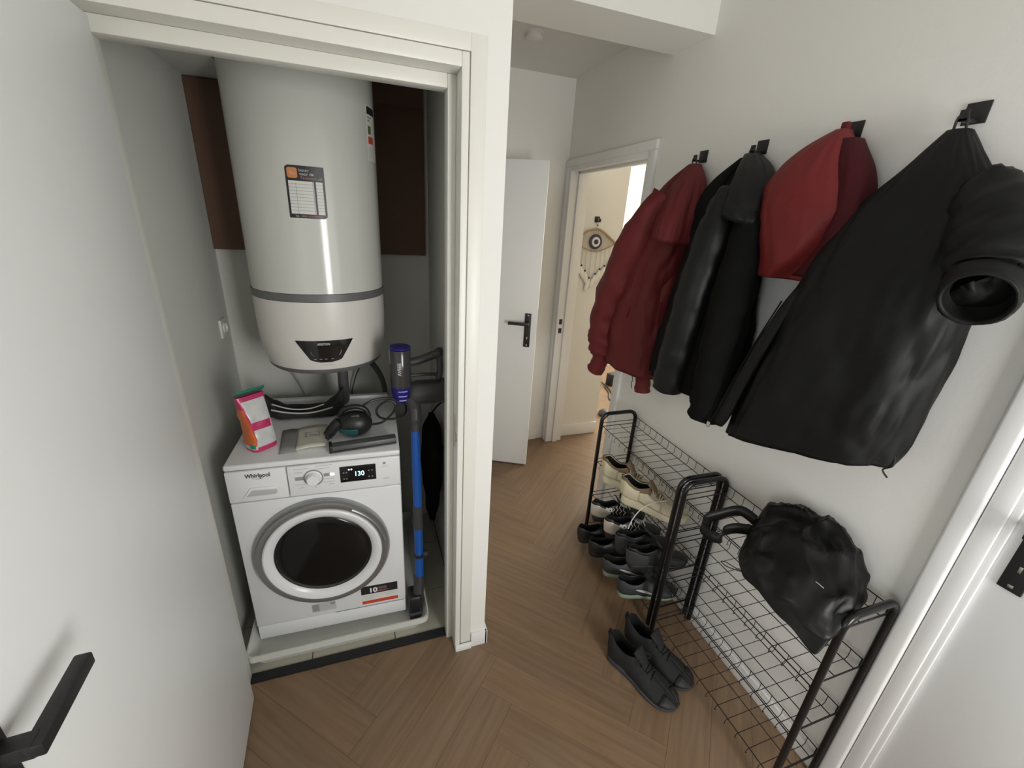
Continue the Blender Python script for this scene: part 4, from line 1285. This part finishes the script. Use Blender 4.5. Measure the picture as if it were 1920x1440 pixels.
def make_rack(y0, y1, label, group):
    """y0 < y1, rack along the wall"""
    r = empty('shoe_rack', ((RXF + RXB) / 2, (y0 + y1) / 2, 0))
    tag(r, label, 'shoe rack', group)
    cx, cy = (RXF + RXB) / 2, (y0 + y1) / 2
    xf, xb = RXF - cx, RXB - cx
    for yy in (y0 - cy, y1 - cy):
        pts = [(xf, yy, .012), (xf, yy, .765)]
        for k in range(1, 7):
            a = PI - PI / 2 * k / 6
            pts.append((xf + .045 + .045 * math.cos(a), yy, .765 + .045 * math.sin(a)))
        for k in range(0, 7):
            a = PI / 2 - PI / 2 * k / 6
            pts.append((xb - .045 + .045 * math.cos(a), yy, .765 + .045 * math.sin(a)))
        pts.append((xb, yy, .012))
        s = MB().tube(pts, .0105, 14).build('side_frame', 'tube', r, smooth=True)
        for xx in (xf, xb):
            MB().lathe([(0, 0), (.010, 0), (.0118, .004), (.0118, .016), (.0, .016)], (xx, yy, 0), n=16).build('foot_cap', 'steel', s)
    L = (y1 - y0) / 2 - .012
    w0 = None
    ncr = 12
    wire = MB()
    wire.tube([(xb - .002, 0, .036), (xb - .002, 0, .006), (xb - .012, 0, -.004), (xb - .022, 0, .0), (xf + .004, 0, .0), (xf - .004, 0, -.006), (xf - .005, 0, -.020), (xf + .004, 0, -.024)], .0012, 5)
    wm_ = None
    for z in SHZ:
        sh = MB()
        for (xx, zz, rr) in ((xb - .002, .037, .0019), (xb - .022, .0025, .0018), ((xf + xb) / 2, .0025, .0017), (xf + .004, .0025, .0020)):
            sh.tube([(xx, -L, zz), (xx, L, zz)], rr, 6)
        for yy in (-L, L):
            sh.tube([(xf, yy, .003), (xb - .002, yy, .003)], .0024, 6)
            sh.tube([(xf, yy - .0 + (.012 if yy > 0 else -.012) * .6, .020), (xb - .002, yy + (.012 if yy > 0 else -.012) * .6, .020)], .0020, 6)
            sh.tube([(xb - .002, yy, .003), (xb - .002, yy, .037)], .0022, 6)
            sg = 1 if yy > 0 else -1
            sh.tube([(xf, yy, .003), (xf, yy + sg * .012, .010)], .004, 6)
            sh.tube([(xb, yy, .010), (xb, yy + sg * .012, .012)], .004, 6)
        so = sh.build('shelf', 'tube', r, smooth=True, loc=(0, 0, z))
        for k in range(ncr):
            yy = -L + (2 * L) * (k + .7) / (ncr + .4)
            if wm_ is None:
                c = wire.build('cross_wire', 'tube', so, smooth=True)
                wm_ = c.data
            else:
                c = bpy.data.objects.new('cross_wire', wm_)
                COL.objects.link(c)
                c.parent = so
            c.location = (0, yy, 0)
    return r


make_rack(1.138, 1.764, 'black wire shoe rack filled with shoes, standing by the doorway', 'black wire shoe racks')
make_rack(0.480, 1.106, 'black wire shoe rack with only a black bag on top, beside the door frame', 'black wire shoe racks')

# ================================================================== SHOES
HW = [(0, .012), (.02, .021), (.07, .029), (.18, .032), (.32, .031), (.45, .034), (.62, .043), (.76, .045), (.86, .041), (.94, .030), (.985, .014), (1, .004)]


def make_shoe(label, group, loc, rz, L=.295, sole='soleblack', upper='shoemesh', heel=None, toe=None, lace='laceblack', side=None, stripe=None, sole_h=.030,
              collar=1.0, low=False, pitch=0.0, tab=True, cat='shoe', name='sneaker', tongue=None, long_lace=None, badge=None, heelblock=False, w=1.0, sign=1, collar_m=None):
    r = empty(name, loc, rz)
    r.rotation_euler = (0, pitch, rz)
    tag(r, label, cat, group)
    k = L / .295
    wz = lambda t: interp(HW, t) * k * w * 1.16
    spring = lambda t: .012 * max(0, (t - .72) / .28) ** 2
    top = [(0, .100 * collar), (.05, .103 * collar), (.12, .090 * collar), (.22, .080 * collar), (.32, .085 * collar), (.40, .098 * max(1, collar * .95)), (.46, .101), (.55, .089), (.68, .072), (.8, .060), (.9, .051), (.97, .040), (1, .027)]
    if low:
        top = [(t, h * (.86 if t < .5 else .92)) for t, h in top]
    opn = [(0, .018), (.04, .024), (.12, .028), (.30, .028), (.38, .022), (.42, .013), (.452, .001), (1, .0003)]
    sh = lambda t: (sole_h + (.006 if t < .35 else .0)) * (1 - .25 * max(0, (t - .6) / .4)) + spring(t)
    ST = [0, .012, .03, .055, .09, .13, .18, .24, .30, .36, .40, .43, .455, .49, .54, .60, .66, .72, .78, .84, .89, .93, .96, .985, 1.0]
    # sole
    rows = []
    for t in ST:
        hw = wz(t)
        zb, zt = spring(t) * .8, sh(t)
        x = t * L
        rows.append([(x, -hw * .90, zb), (x, -hw * 1.04, zb + .006), (x, -hw * 1.06, (zb + zt) / 2), (x, -hw * 1.03, zt), (x, 0, zt - .002), (x, hw * 1.03, zt), (x, hw * 1.06, (zb + zt) / 2), (x, hw * 1.04, zb + .006), (x, hw * .90, zb), (x, 0, zb)])
    b = MB().grid(rows, closed=True)
    b.f.append(list(range(10)))
    b.f.append([(len(ST) - 1) * 10 + j for j in range(10)])
    so = b.build('sole', sole, r, smooth=True, sub=1)
    if heelblock:
        MB().box(.006, .075, -.027, .027, .0, .018).build('heel_block', 'soleblack', so, bevel=.004)
    NV = 10

    def side_pt(t, v, s, o_=0.0):
        hw, op = wz(t) * 1.0, interp(opn, t) * k
        op = min(op, hw * .8)
        z0, z1 = sh(t) - .004, interp(top, t) * k
        z1 = max(z1, z0 + .004)
        f = v ** 2.3
        bul = .10 * math.sin(PI * min(1, v * 1.1)) * hw
        y = hw + (op - hw) * f + bul * (1 - f)
        z = z0 + (z1 - z0) * (1 - (1 - v) ** 1.35)
        nz = noise.noise(Vector((t * 9 + loc[0] * 7, v * 3 * s, loc[1] * 9))) * .0016
        return (t * L - (.006 * (1 - t / .1) * (math.sin(v * PI * .8)) if t < .1 else 0) + (-o_ if t < .01 else (o_ if t > .985 else 0)), s * (y + o_ + nz), z + o_ * .6)

    def shell(name_, m_, t0, t1, v0, v1, o_, par, sides=(-1, 1), th=.0028):
        ts = [t0 + (t1 - t0) * q / 12 for q in range(13)] if (t0, t1) != (0, 1) else ST
        if t0 == 0 and t1 < 1:
            ts = sorted(set([t for t in ST if t < t1] + [t1]))
        if t1 == 1 and t0 > 0:
            ts = sorted(set([t for t in ST if t > t0] + [t0]))
        bb = MB()
        for s in sides:
            bb.grid([[side_pt(t, v0 + (v1 - v0) * q / NV, s, o_) for q in range(NV + 1)] for t in ts])
        if t0 == 0 and len(sides) == 2:
            a = [side_pt(0, v0 + (v1 - v0) * q / NV, -1, o_) for q in range(NV + 1)]
            c = [side_pt(0, v0 + (v1 - v0) * q / NV, 1, o_) for q in range(NV + 1)]
            mid = [((p[0] + q[0]) / 2 - .007, 0, (p[2] + q[2]) / 2) for p, q in zip(a, c)]
            bb.grid([a, mid, c])
        if t1 == 1 and len(sides) == 2:
            a = [side_pt(1, v0 + (v1 - v0) * q / NV, -1, o_) for q in range(NV + 1)]
            c = [side_pt(1, v0 + (v1 - v0) * q / NV, 1, o_) for q in range(NV + 1)]
            bb.grid([a, c])
        return bb.build(name_, m_, par, smooth=True, solid=th)
    up = shell('upper', upper, 0, 1, 0, 1, 0.0, r)
    shell('lining', 'lining', 0, .44, .25, .97, -.0042, r, th=.0008)
    # insole
    MB().grid([[(t * L, y * wz(t) * .8, sh(t) + .004) for y in (-1, -.5, 0, .5, 1)] for t in ST if .02 < t < .7]).build('insole', 'lining', r)
    if heel:
        shell('heel_counter', heel, 0, .28, .0, .74, .0050, r, th=.0012)
    if toe:
        shell('toe_cap', toe, .84, 1, 0, .9, .0046, r, th=.001)
    if collar_m:
        shell('ankle_collar', collar_m, 0, .44, .62, 1.0, .0048, r, th=.0012)
    if side:
        shell('side_panel', side, .28, .62, .05, .62, .0046, r, th=.001)
    if stripe:
        for s in (-1, 1):
            pts = []
            for q in range(11):
                u = q / 10
                pts.append(Vector(side_pt(.24 + .40 * u, .58 - .42 * math.sin(u * PI * .62) + .10 * u, s, .0052)))
            MB().tube(pts, [.0015 + .0045 * math.sin(PI * min(1, q / 10 * 1.3 + .05)) if q < 8 else .002 for q in range(11)], 6).build('side_stripe', stripe, r, smooth=True)
    # tongue
    tg = []
    for i in range(9):
        t = .62 - .30 * i / 8
        z = interp(top, max(t, .44)) * k + (.002 if i < 4 else .002 + .040 * ((i - 3) / 5) ** 1.2)
        if t < .44:
            z += .0
        hw = (.013 + .016 * i / 8) * k
        tg.append([(t * L + .02 * (i / 8), hw * y, z - .008 * y * y) for y in (-1, -.5, 0, .5, 1)])
    MB().grid(tg).build('tongue', tongue or upper, r, smooth=True, solid=.004)
    if tab:
        MB().tube(spline([(-.010, 0, .070 * collar * k), (-.016, 0, .090 * collar * k), (-.010, 0, .106 * collar * k), (.002, 0, .098 * collar * k)], 5), .004, 8, flat=1.0).build('pull_tab', upper, r, smooth=True)
    # laces
    if lace:
        for i in range(5):
            t = .47 + .045 * i
            pts = []
            for q in range(7):
                u = -1 + 2 * q / 6
                tt = t + .012 * u * (1 if i % 2 else -1)
                pts.append((tt * L, .021 * u * k, interp(top, tt) * k + .006 - .007 * u * u))
            MB().tube(pts, .0029, 6).build('lace', lace, r, smooth=True)
        zb = interp(top, .47) * k + .008
        for s in (-1, 1):
            MB().tube(spline([(.46 * L, 0, zb), (.45 * L, s * .022, zb + .010), (.50 * L, s * .040, zb + .0), (.515 * L, s * .030, zb - .004), (.47 * L, s * .006, zb + .003)], 6), .002, 6).build('lace_bow', lace, r, smooth=True)
    if long_lace:
        for pts in long_lace:
            MB().tube(spline(pts, 8), .0026, 6).build('loose_lace', 'lacewhite', r, smooth=True)
    if badge:
        p = Vector(side_pt(.26, .66, -1, .006))
        MB().lathe([(0, -.002), (.012, -.002), (.013, .002)], tuple(p), 'y', 20).build('round_badge', 'lacewhite', r)
        MB().lathe([(0, -.003), (.004, -.003), (.004, .0)], tuple(p), 'y', 12).build('badge_dot', 'black', r)
        p2 = Vector(side_pt(.20, .78, -1, .006))
        MB().lathe([(0, -.002), (.006, -.002), (.0065, .002)], tuple(p2), 'y', 16).build('round_badge', 'lacewhite', r)
        for i in range(5):
            t = .25 + .07 * i
            q = [Vector(side_pt(t + .02 * math.sin(j * 2.1 + i), .25 + .6 * j / 5, -1, .0055)) for j in range(6)]
            MB().tube(spline(q, 3), .0022, 6).build('silver_squiggle', 'silverheel', r, smooth=True)
    return r


T2, T3, T4 = SHZ[1] + .006, SHZ[2] + .006, SHZ[3] + .006
d_cream = math.atan2(-.235, .205)
cr = dict(sole='creamsole', upper='creamupper', heel='creamsole', collar_m='tanpatch', collar=1.32, toe='creamsole', side='creamsole', lace='lacecream', tongue='tanpatch', sole_h=.044, tab=False, L=.30)
make_shoe('cream and taupe chunky sneaker on the second shelf next to the rack end', 'cream sneakers', (1.098, 1.590, T2), math.radians(-52), **cr)
make_shoe('cream and taupe chunky sneaker with a long loose lace hanging off the second shelf', 'cream sneakers', (1.098, 1.415, T2), math.radians(-50),
          long_lace=[[(.20, -.010, .085), (.16, -.045, .080), (.115, -.070, .045), (.085, -.085, -.02), (.075, -.090, -.075)]], **cr)
sv = dict(sole='soleblack', upper='shoeblack', heel='silverheel', lace='lacewhite', sole_h=.032, tab=False, L=.285, collar=1.18, badge=True, w=.88)
make_shoe('black sneaker with silver heel on the third shelf next to the rack end', 'silver-heeled sneakers', (1.052, 1.560, T3), math.radians(-12), **sv)
make_shoe('black sneaker with silver heel and round white badge on the third shelf', 'silver-heeled sneakers', (1.052, 1.428, T3), math.radians(-12), **sv)
bl_ = dict(sole='soleblack', upper='shoeblack', heel='shoegrey', collar=1.15, w=.84, lace=None, sole_h=.026, tab=False, L=.29, heelblock=True)
make_shoe('black leather shoe squeezed in the middle of the third shelf', 'black leather shoes', (1.052, 1.324, T3), math.radians(-10), cat='shoe', name='leather_shoe', **bl_)
make_shoe('black leather shoe at the near end of the third shelf beside the rack posts', 'black leather shoes', (1.050, 1.226, T3), math.radians(-10), cat='shoe', name='leather_shoe', **bl_)
bk_ = dict(sole='soleblack', upper='shoeblack', lace='laceblack', sole_h=.030, L=.285, tab=False, toe='soleblack')
make_shoe('plain black sneaker on the lowest shelf next to the rack end', 'plain black sneakers', (1.045, 1.655, T4), math.radians(-10), **bk_)
make_shoe('plain black sneaker on the lowest shelf beside the charcoal sneakers', 'plain black sneakers', (1.055, 1.545, T4), math.radians(-12), **bk_)
nk = dict(sole='solegreen', upper='shoegrey', lace='laceblack', sole_h=.026, L=.29, stripe='lightprint', tab=False, toe='shoeblack')
make_shoe('charcoal sneaker with pale curved stripe in the middle of the lowest shelf', 'charcoal sneakers', (1.060, 1.408, T4), math.radians(-20), **nk)
make_shoe('charcoal sneaker with pale curved stripe at the near end of the lowest shelf', 'charcoal sneakers', (1.062, 1.272, T4), math.radians(-15), **nk)
fs = dict(sole='solegrey', upper='shoemesh', lace='laceblack', sole_h=.030, L=.315, toe='soleblack', tab=True, collar=1.22)
make_shoe('black knit sneaker on the floor with its side clear of the other', 'sneakers on the floor', (.910, 1.070, .0005), math.atan2(-.285, .128), **fs)
make_shoe('black knit sneaker on the floor nearest the shoe rack', 'sneakers on the floor', (1.026, 1.120, .0005), math.atan2(-.285, .122), **fs)

# ================================================================== BLACK BAG ON THE RACK
bg = empty('backpack', (1.215, .70, .746))
tag(bg, 'crumpled black nylon bag with straps lying on top of the shoe rack', 'bag')
foot = [(-.160, .010), (-.150, -.12), (-.120, -.225), (-.02, -.215), (.10, -.170), (.150, -.10), (.155, .05), (.150, .17), (.06, .19), (-.04, .13), (-.11, .08)]


def foot_r(a):
    # radius of the footprint polygon at an angle
    best = .1
    d = (math.cos(a), math.sin(a))
    for i in range(len(foot)):
        p, q = foot[i], foot[(i + 1) % len(foot)]
        ex, ey = q[0] - p[0], q[1] - p[1]
        den = d[0] * ey - d[1] * ex
        if abs(den) < 1e-9:
            continue
        t = (p[0] * ey - p[1] * ex) / den
        u = (p[0] * d[1] - p[1] * d[0]) / den
        if t > 0 and -1e-6 <= u <= 1 + 1e-6:
            best = t
    return best


rows = []
NA = 120
for i in range(37):
    t = i / 36
    zz = .004 + .172 * math.sin(t * PI / 2) ** 1.05
    rr_ = math.cos(t * PI / 2) ** .55 if t < 1 else 0.0
    ringp = []
    for j in range(NA):
        a = 2 * PI * j / NA
        R0 = foot_r(a)
        q = Vector((math.cos(a) * 1.5, math.sin(a) * 1.5, t * 1.6))
        wv = (abs(noise.noise(q * 1.7 + Vector((3, 1, 2)))) - .2) * .10 + noise.noise(q * 3.7) * .03
        R1 = R0 * rr_ * (1 - wv * 1.6 * math.sin(PI * min(1, t + .12)))
        x, y = R1 * math.cos(a), R1 * math.sin(a)
        cxo = .060 * t
        z = zz * (.62 + .38 * min(1, max(0, (x + .16) / .22))) * (1 - .25 * max(0, (-y - .05) / .2)) + noise.noise(Vector((x * 14, y * 14, 5))) * .022 * t
        rdg = (1 - abs(noise.noise(Vector((x * 9 + y * 4, y * 9 - x * 5, 1.7))))) ** 5
        rdg2 = (1 - abs(noise.noise(Vector((x * 16 - y * 6, y * 13, 8.2))))) ** 6
        z += (.022 * rdg + .010 * rdg2 - .012) * min(1, t * 2.2)
        x = min(x + cxo, .160)
        ringp.append((x, y, max(.004, z)))
    rows.append(ringp)
b = MB().grid(rows, closed=True)
b.f.append(list(range(NA))[::-1])
b.build('bag_body', 'bagnylon', bg, smooth=True, sharp=False)
# flap hanging over the front of the shelf
rows = []
for i in range(13):
    t = i / 12
    y = -.06 - .165 * t
    rows.append([(-.145 + .045 * s - .010 * t, y, .062 * (1 - s) * .0 + .060 - .005 * s - .085 * s ** 2 * (.25 + .75 * t) + .010 * noise.noise(Vector((t * 4, s * 3, 1)))) for s in [1 - k / 8 for k in range(9)]])
rows = []
for i in range(13):
    t = i / 12
    rows.append([Vector((-.095 - .065 * s + .085 * t * t * (1 - s) + .004 * math.sin(t * 9), .03 - .265 * t * (.8 + .2 * s) - .035 * t * (1 - s), .078 - .060 * s - .045 * s * s * t - .020 * t * (1 - s) + .012 * noise.noise(Vector((t * 5, s * 3, 2))))) for s in [k / 8 for k in range(9)]])
MB().grid(rows).build('front_flap', 'bagnylon', bg, smooth=True, solid=.004, sub=1)


def ribbon(name, pts, wdt, up, m_, root, n=8):
    P = spline(pts, n)
    U = Vector(up)
    rr2 = []
    for i, p in enumerate(P):
        tt = (P[min(i + 1, len(P) - 1)] - P[max(i - 1, 0)]).normalized()
        sdir = (U - tt * U.dot(tt)).normalized()
        rr2.append([p - sdir * wdt / 2, p, p + sdir * wdt / 2])
    return MB().grid(rr2).build(name, m_, root, smooth=True, solid=.003)


ribbon('strap', [(.03, .16, .065), (.01, .21, .072), (-.05, .235, .050), (-.105, .245, .030), (-.135, .225, .022), (-.140, .185, .020), (-.120, .155, .024), (-.09, .165, .040), (-.05, .155, .050), (.0, .12, .055)], .036, (0.3, 0.2, 1), 'bagnylon', bg)
MB().tube(spline([(-.150, .015, .018), (-.158, .040, .010), (-.168, .072, .008), (-.180, .080, .006), (-.176, .055, .006), (-.152, .018, .014)], 6), .0016, 6).build('cord_loop', 'rubber', bg, smooth=True)
MB().tube(spline([(-.085, -.135, .112), (-.082, -.145, .110), (-.078, -.155, .106)], 5), .0014, 6).build('zip', 'greyprint', bg, smooth=True)

# ================================================================== NEXT ROOM
# hanging eye on the stub wall
hk = wall_hook((1.657, YE, 1.786), (0, -1, 0), (1, 0, 0), 'black hook above the eye wall hanging on the cream wall', size=.040)
ey = empty('eye_wall_hanging', (1.660, YE - .004, 1.625))
ey.scale = (1.10, 1.0, 1.12)
tag(ey, 'eye-shaped driftwood wall hanging with blue glass eye and white feathers', 'wall hanging')
top_arc = spline([(-.122, -.008, .030), (-.075, -.010, .066), (-.020, -.010, .080), (.015, -.010, .082), (.065, -.010, .060), (.120, -.012, .022), (.175, -.012, -.012)], 8)
MB().tube(top_arc, [.005 + .004 * i / (len(top_arc) - 1) for i in range(len(top_arc))], 8).build('driftwood_branch', 'twig', ey, smooth=True)
MB().tube([(.165, -.012, .002), (.200, -.012, .020)], .005, 8).build('branch_tip', 'twig', ey)
bot_arc = spline([(-.128, -.008, -.010), (-.09, -.008, -.035), (-.02, -.009, -.056), (.04, -.009, -.052), (.10, -.009, -.030), (.150, -.010, -.006)], 8)
MB().tube(bot_arc, .0035, 8).build('lower_branch', 'twig', ey, smooth=True)
nb = MB()
for i in range(1, 30):
    u = i / 30
    a = Vector(top_arc[int(u * (len(top_arc) - 5))])
    c = Vector(bot_arc[int(u * (len(bot_arc) - 1))])
    a2 = Vector(top_arc[int(min(1, u + .08) * (len(top_arc) - 5))])
    nb.tube([a + Vector((0, .003, 0)), c + Vector((0, .003, 0))], .0011, 5)
    nb.tube([a2 + Vector((0, .002, 0)), c + Vector((0, .002, 0))], .0011, 5)
nb.build('woven_net', 'woven', ey)
MB().lathe([(0, -.008), (.046, -.008), (.048, -.004), (.048, 0)], (-.002, -.010, .004), 'y', 40).build('eye_outer_ring', 'navy', ey)
MB().lathe([(0, -.003), (.031, -.003), (.031, .001)], (-.002, -.018, .004), 'y', 40).build('eye_white_ring', 'eyewhite', ey)
MB().lathe([(0, -.004), (.016, -.004), (.016, .0)], (-.002, -.0205, .004), 'y', 32).build('eye_pupil', 'black', ey)
MB().tube([(.0, -.012, .150), (.0, -.012, .082)], .0015, 6).build('hanging_string', 'string', ey)
MB().lathe([(0, -.006), (.005, -.003), (.005, .003), (0, .006)], (0, -.012, .108), n=12).build('bead', 'black', ey)
sxs = [(-.118, -.118), (-.090, -.150), (-.058, -.185), (-.020, -.232), (.022, -.205), (.055, -.172), (.088, -.150), (.120, -.118)]
for i, (sx_, bz) in enumerate(sxs):
    zt = interp([(-.13, -.010), (-.02, -.056), (.05, -.052), (.16, 0)], sx_)
    MB().tube([(sx_, -.010, zt), (sx_ + .002, -.010, bz)], .0022, 6).build('string', 'string', ey)
    MB().lathe([(0, -.007), (.006, -.004), (.006, .004), (0, .007)], (sx_ + .002, -.011, bz), n=12).build('bead', 'black', ey)
    sg = (-1 if i in (3, 4, 5, 6) else 1) * .5
    f_ = []
    for q in range(8):
        t = q / 7
        wv = .020 * math.sin(PI * min(1, t * .85 + .08))
        xx = sx_ + .002 + sg * .045 * t ** 1.5
        f_.append([(xx - wv, -.011, bz - .006 - .085 * t), (xx, -.015, bz - .006 - .085 * t), (xx + wv, -.011, bz - .006 - .085 * t)])
    MB().grid(f_).build('feather', 'feather', ey, smooth=True, solid=.0012)

# ceiling alarm
al = empty('smoke_alarm', (.880, 2.437, HZ))
tag(al, 'small round smoke alarm on the corridor ceiling', 'smoke alarm')
MB().lathe([(0, -.030), (.030, -.030), (.041, -.022), (.043, -.006), (.043, 0)], n=36).build('housing', 'tankcap', al, smooth=True)
MB().lathe([(.0435, -.004), (.047, -.004), (.047, 0)], n=36).build('base_ring', 'white', al, smooth=True)

# things on the floor of the next room
bx = empty('black_box', (2.70, 4.02, 0), .3)
tag(bx, 'small black box with a cable on the floor of the next room', 'box')
MB().box(-.07, .07, -.045, .045, .001, .145).build('housing', 'blackplastic', bx, bevel=.006)
MB().box(-.02, .0, -.047, -.044, .09, .10).build('lamp', 'eyewhite', bx)
tag(MB().tube(spline([(2.62, 4.25, .28), (2.60, 4.26, .16), (2.62, 4.22, .012), (2.60, 4.02, .006), (2.56, 3.82, .006), (2.46, 3.62, .006), (2.42, 3.58, .006), (2.44, 3.66, .006), (2.52, 3.80, .006), (2.56, 3.96, .006)], 10), .006, 8).build('floor_cable', 'blackplastic', smooth=True), 'thin black cable looped on the floor of the next room', 'cable')
dk = empty('doorstop', (2.16, 3.28, 0))
tag(dk, 'dark grey rounded doorstop lying on the floor beyond the doorway', 'doorstop')
MB().lathe([(0, .001), (.05, .001), (.055, .012), (.048, .040), (.030, .055), (0, .058)], n=28).build('body', 'solegrey', dk, smooth=True)
MB().lathe([(.052, .010), (.058, .012), (.057, .020), (.052, .022)], n=28).build('rubber_band', 'blackplastic', dk, smooth=True)
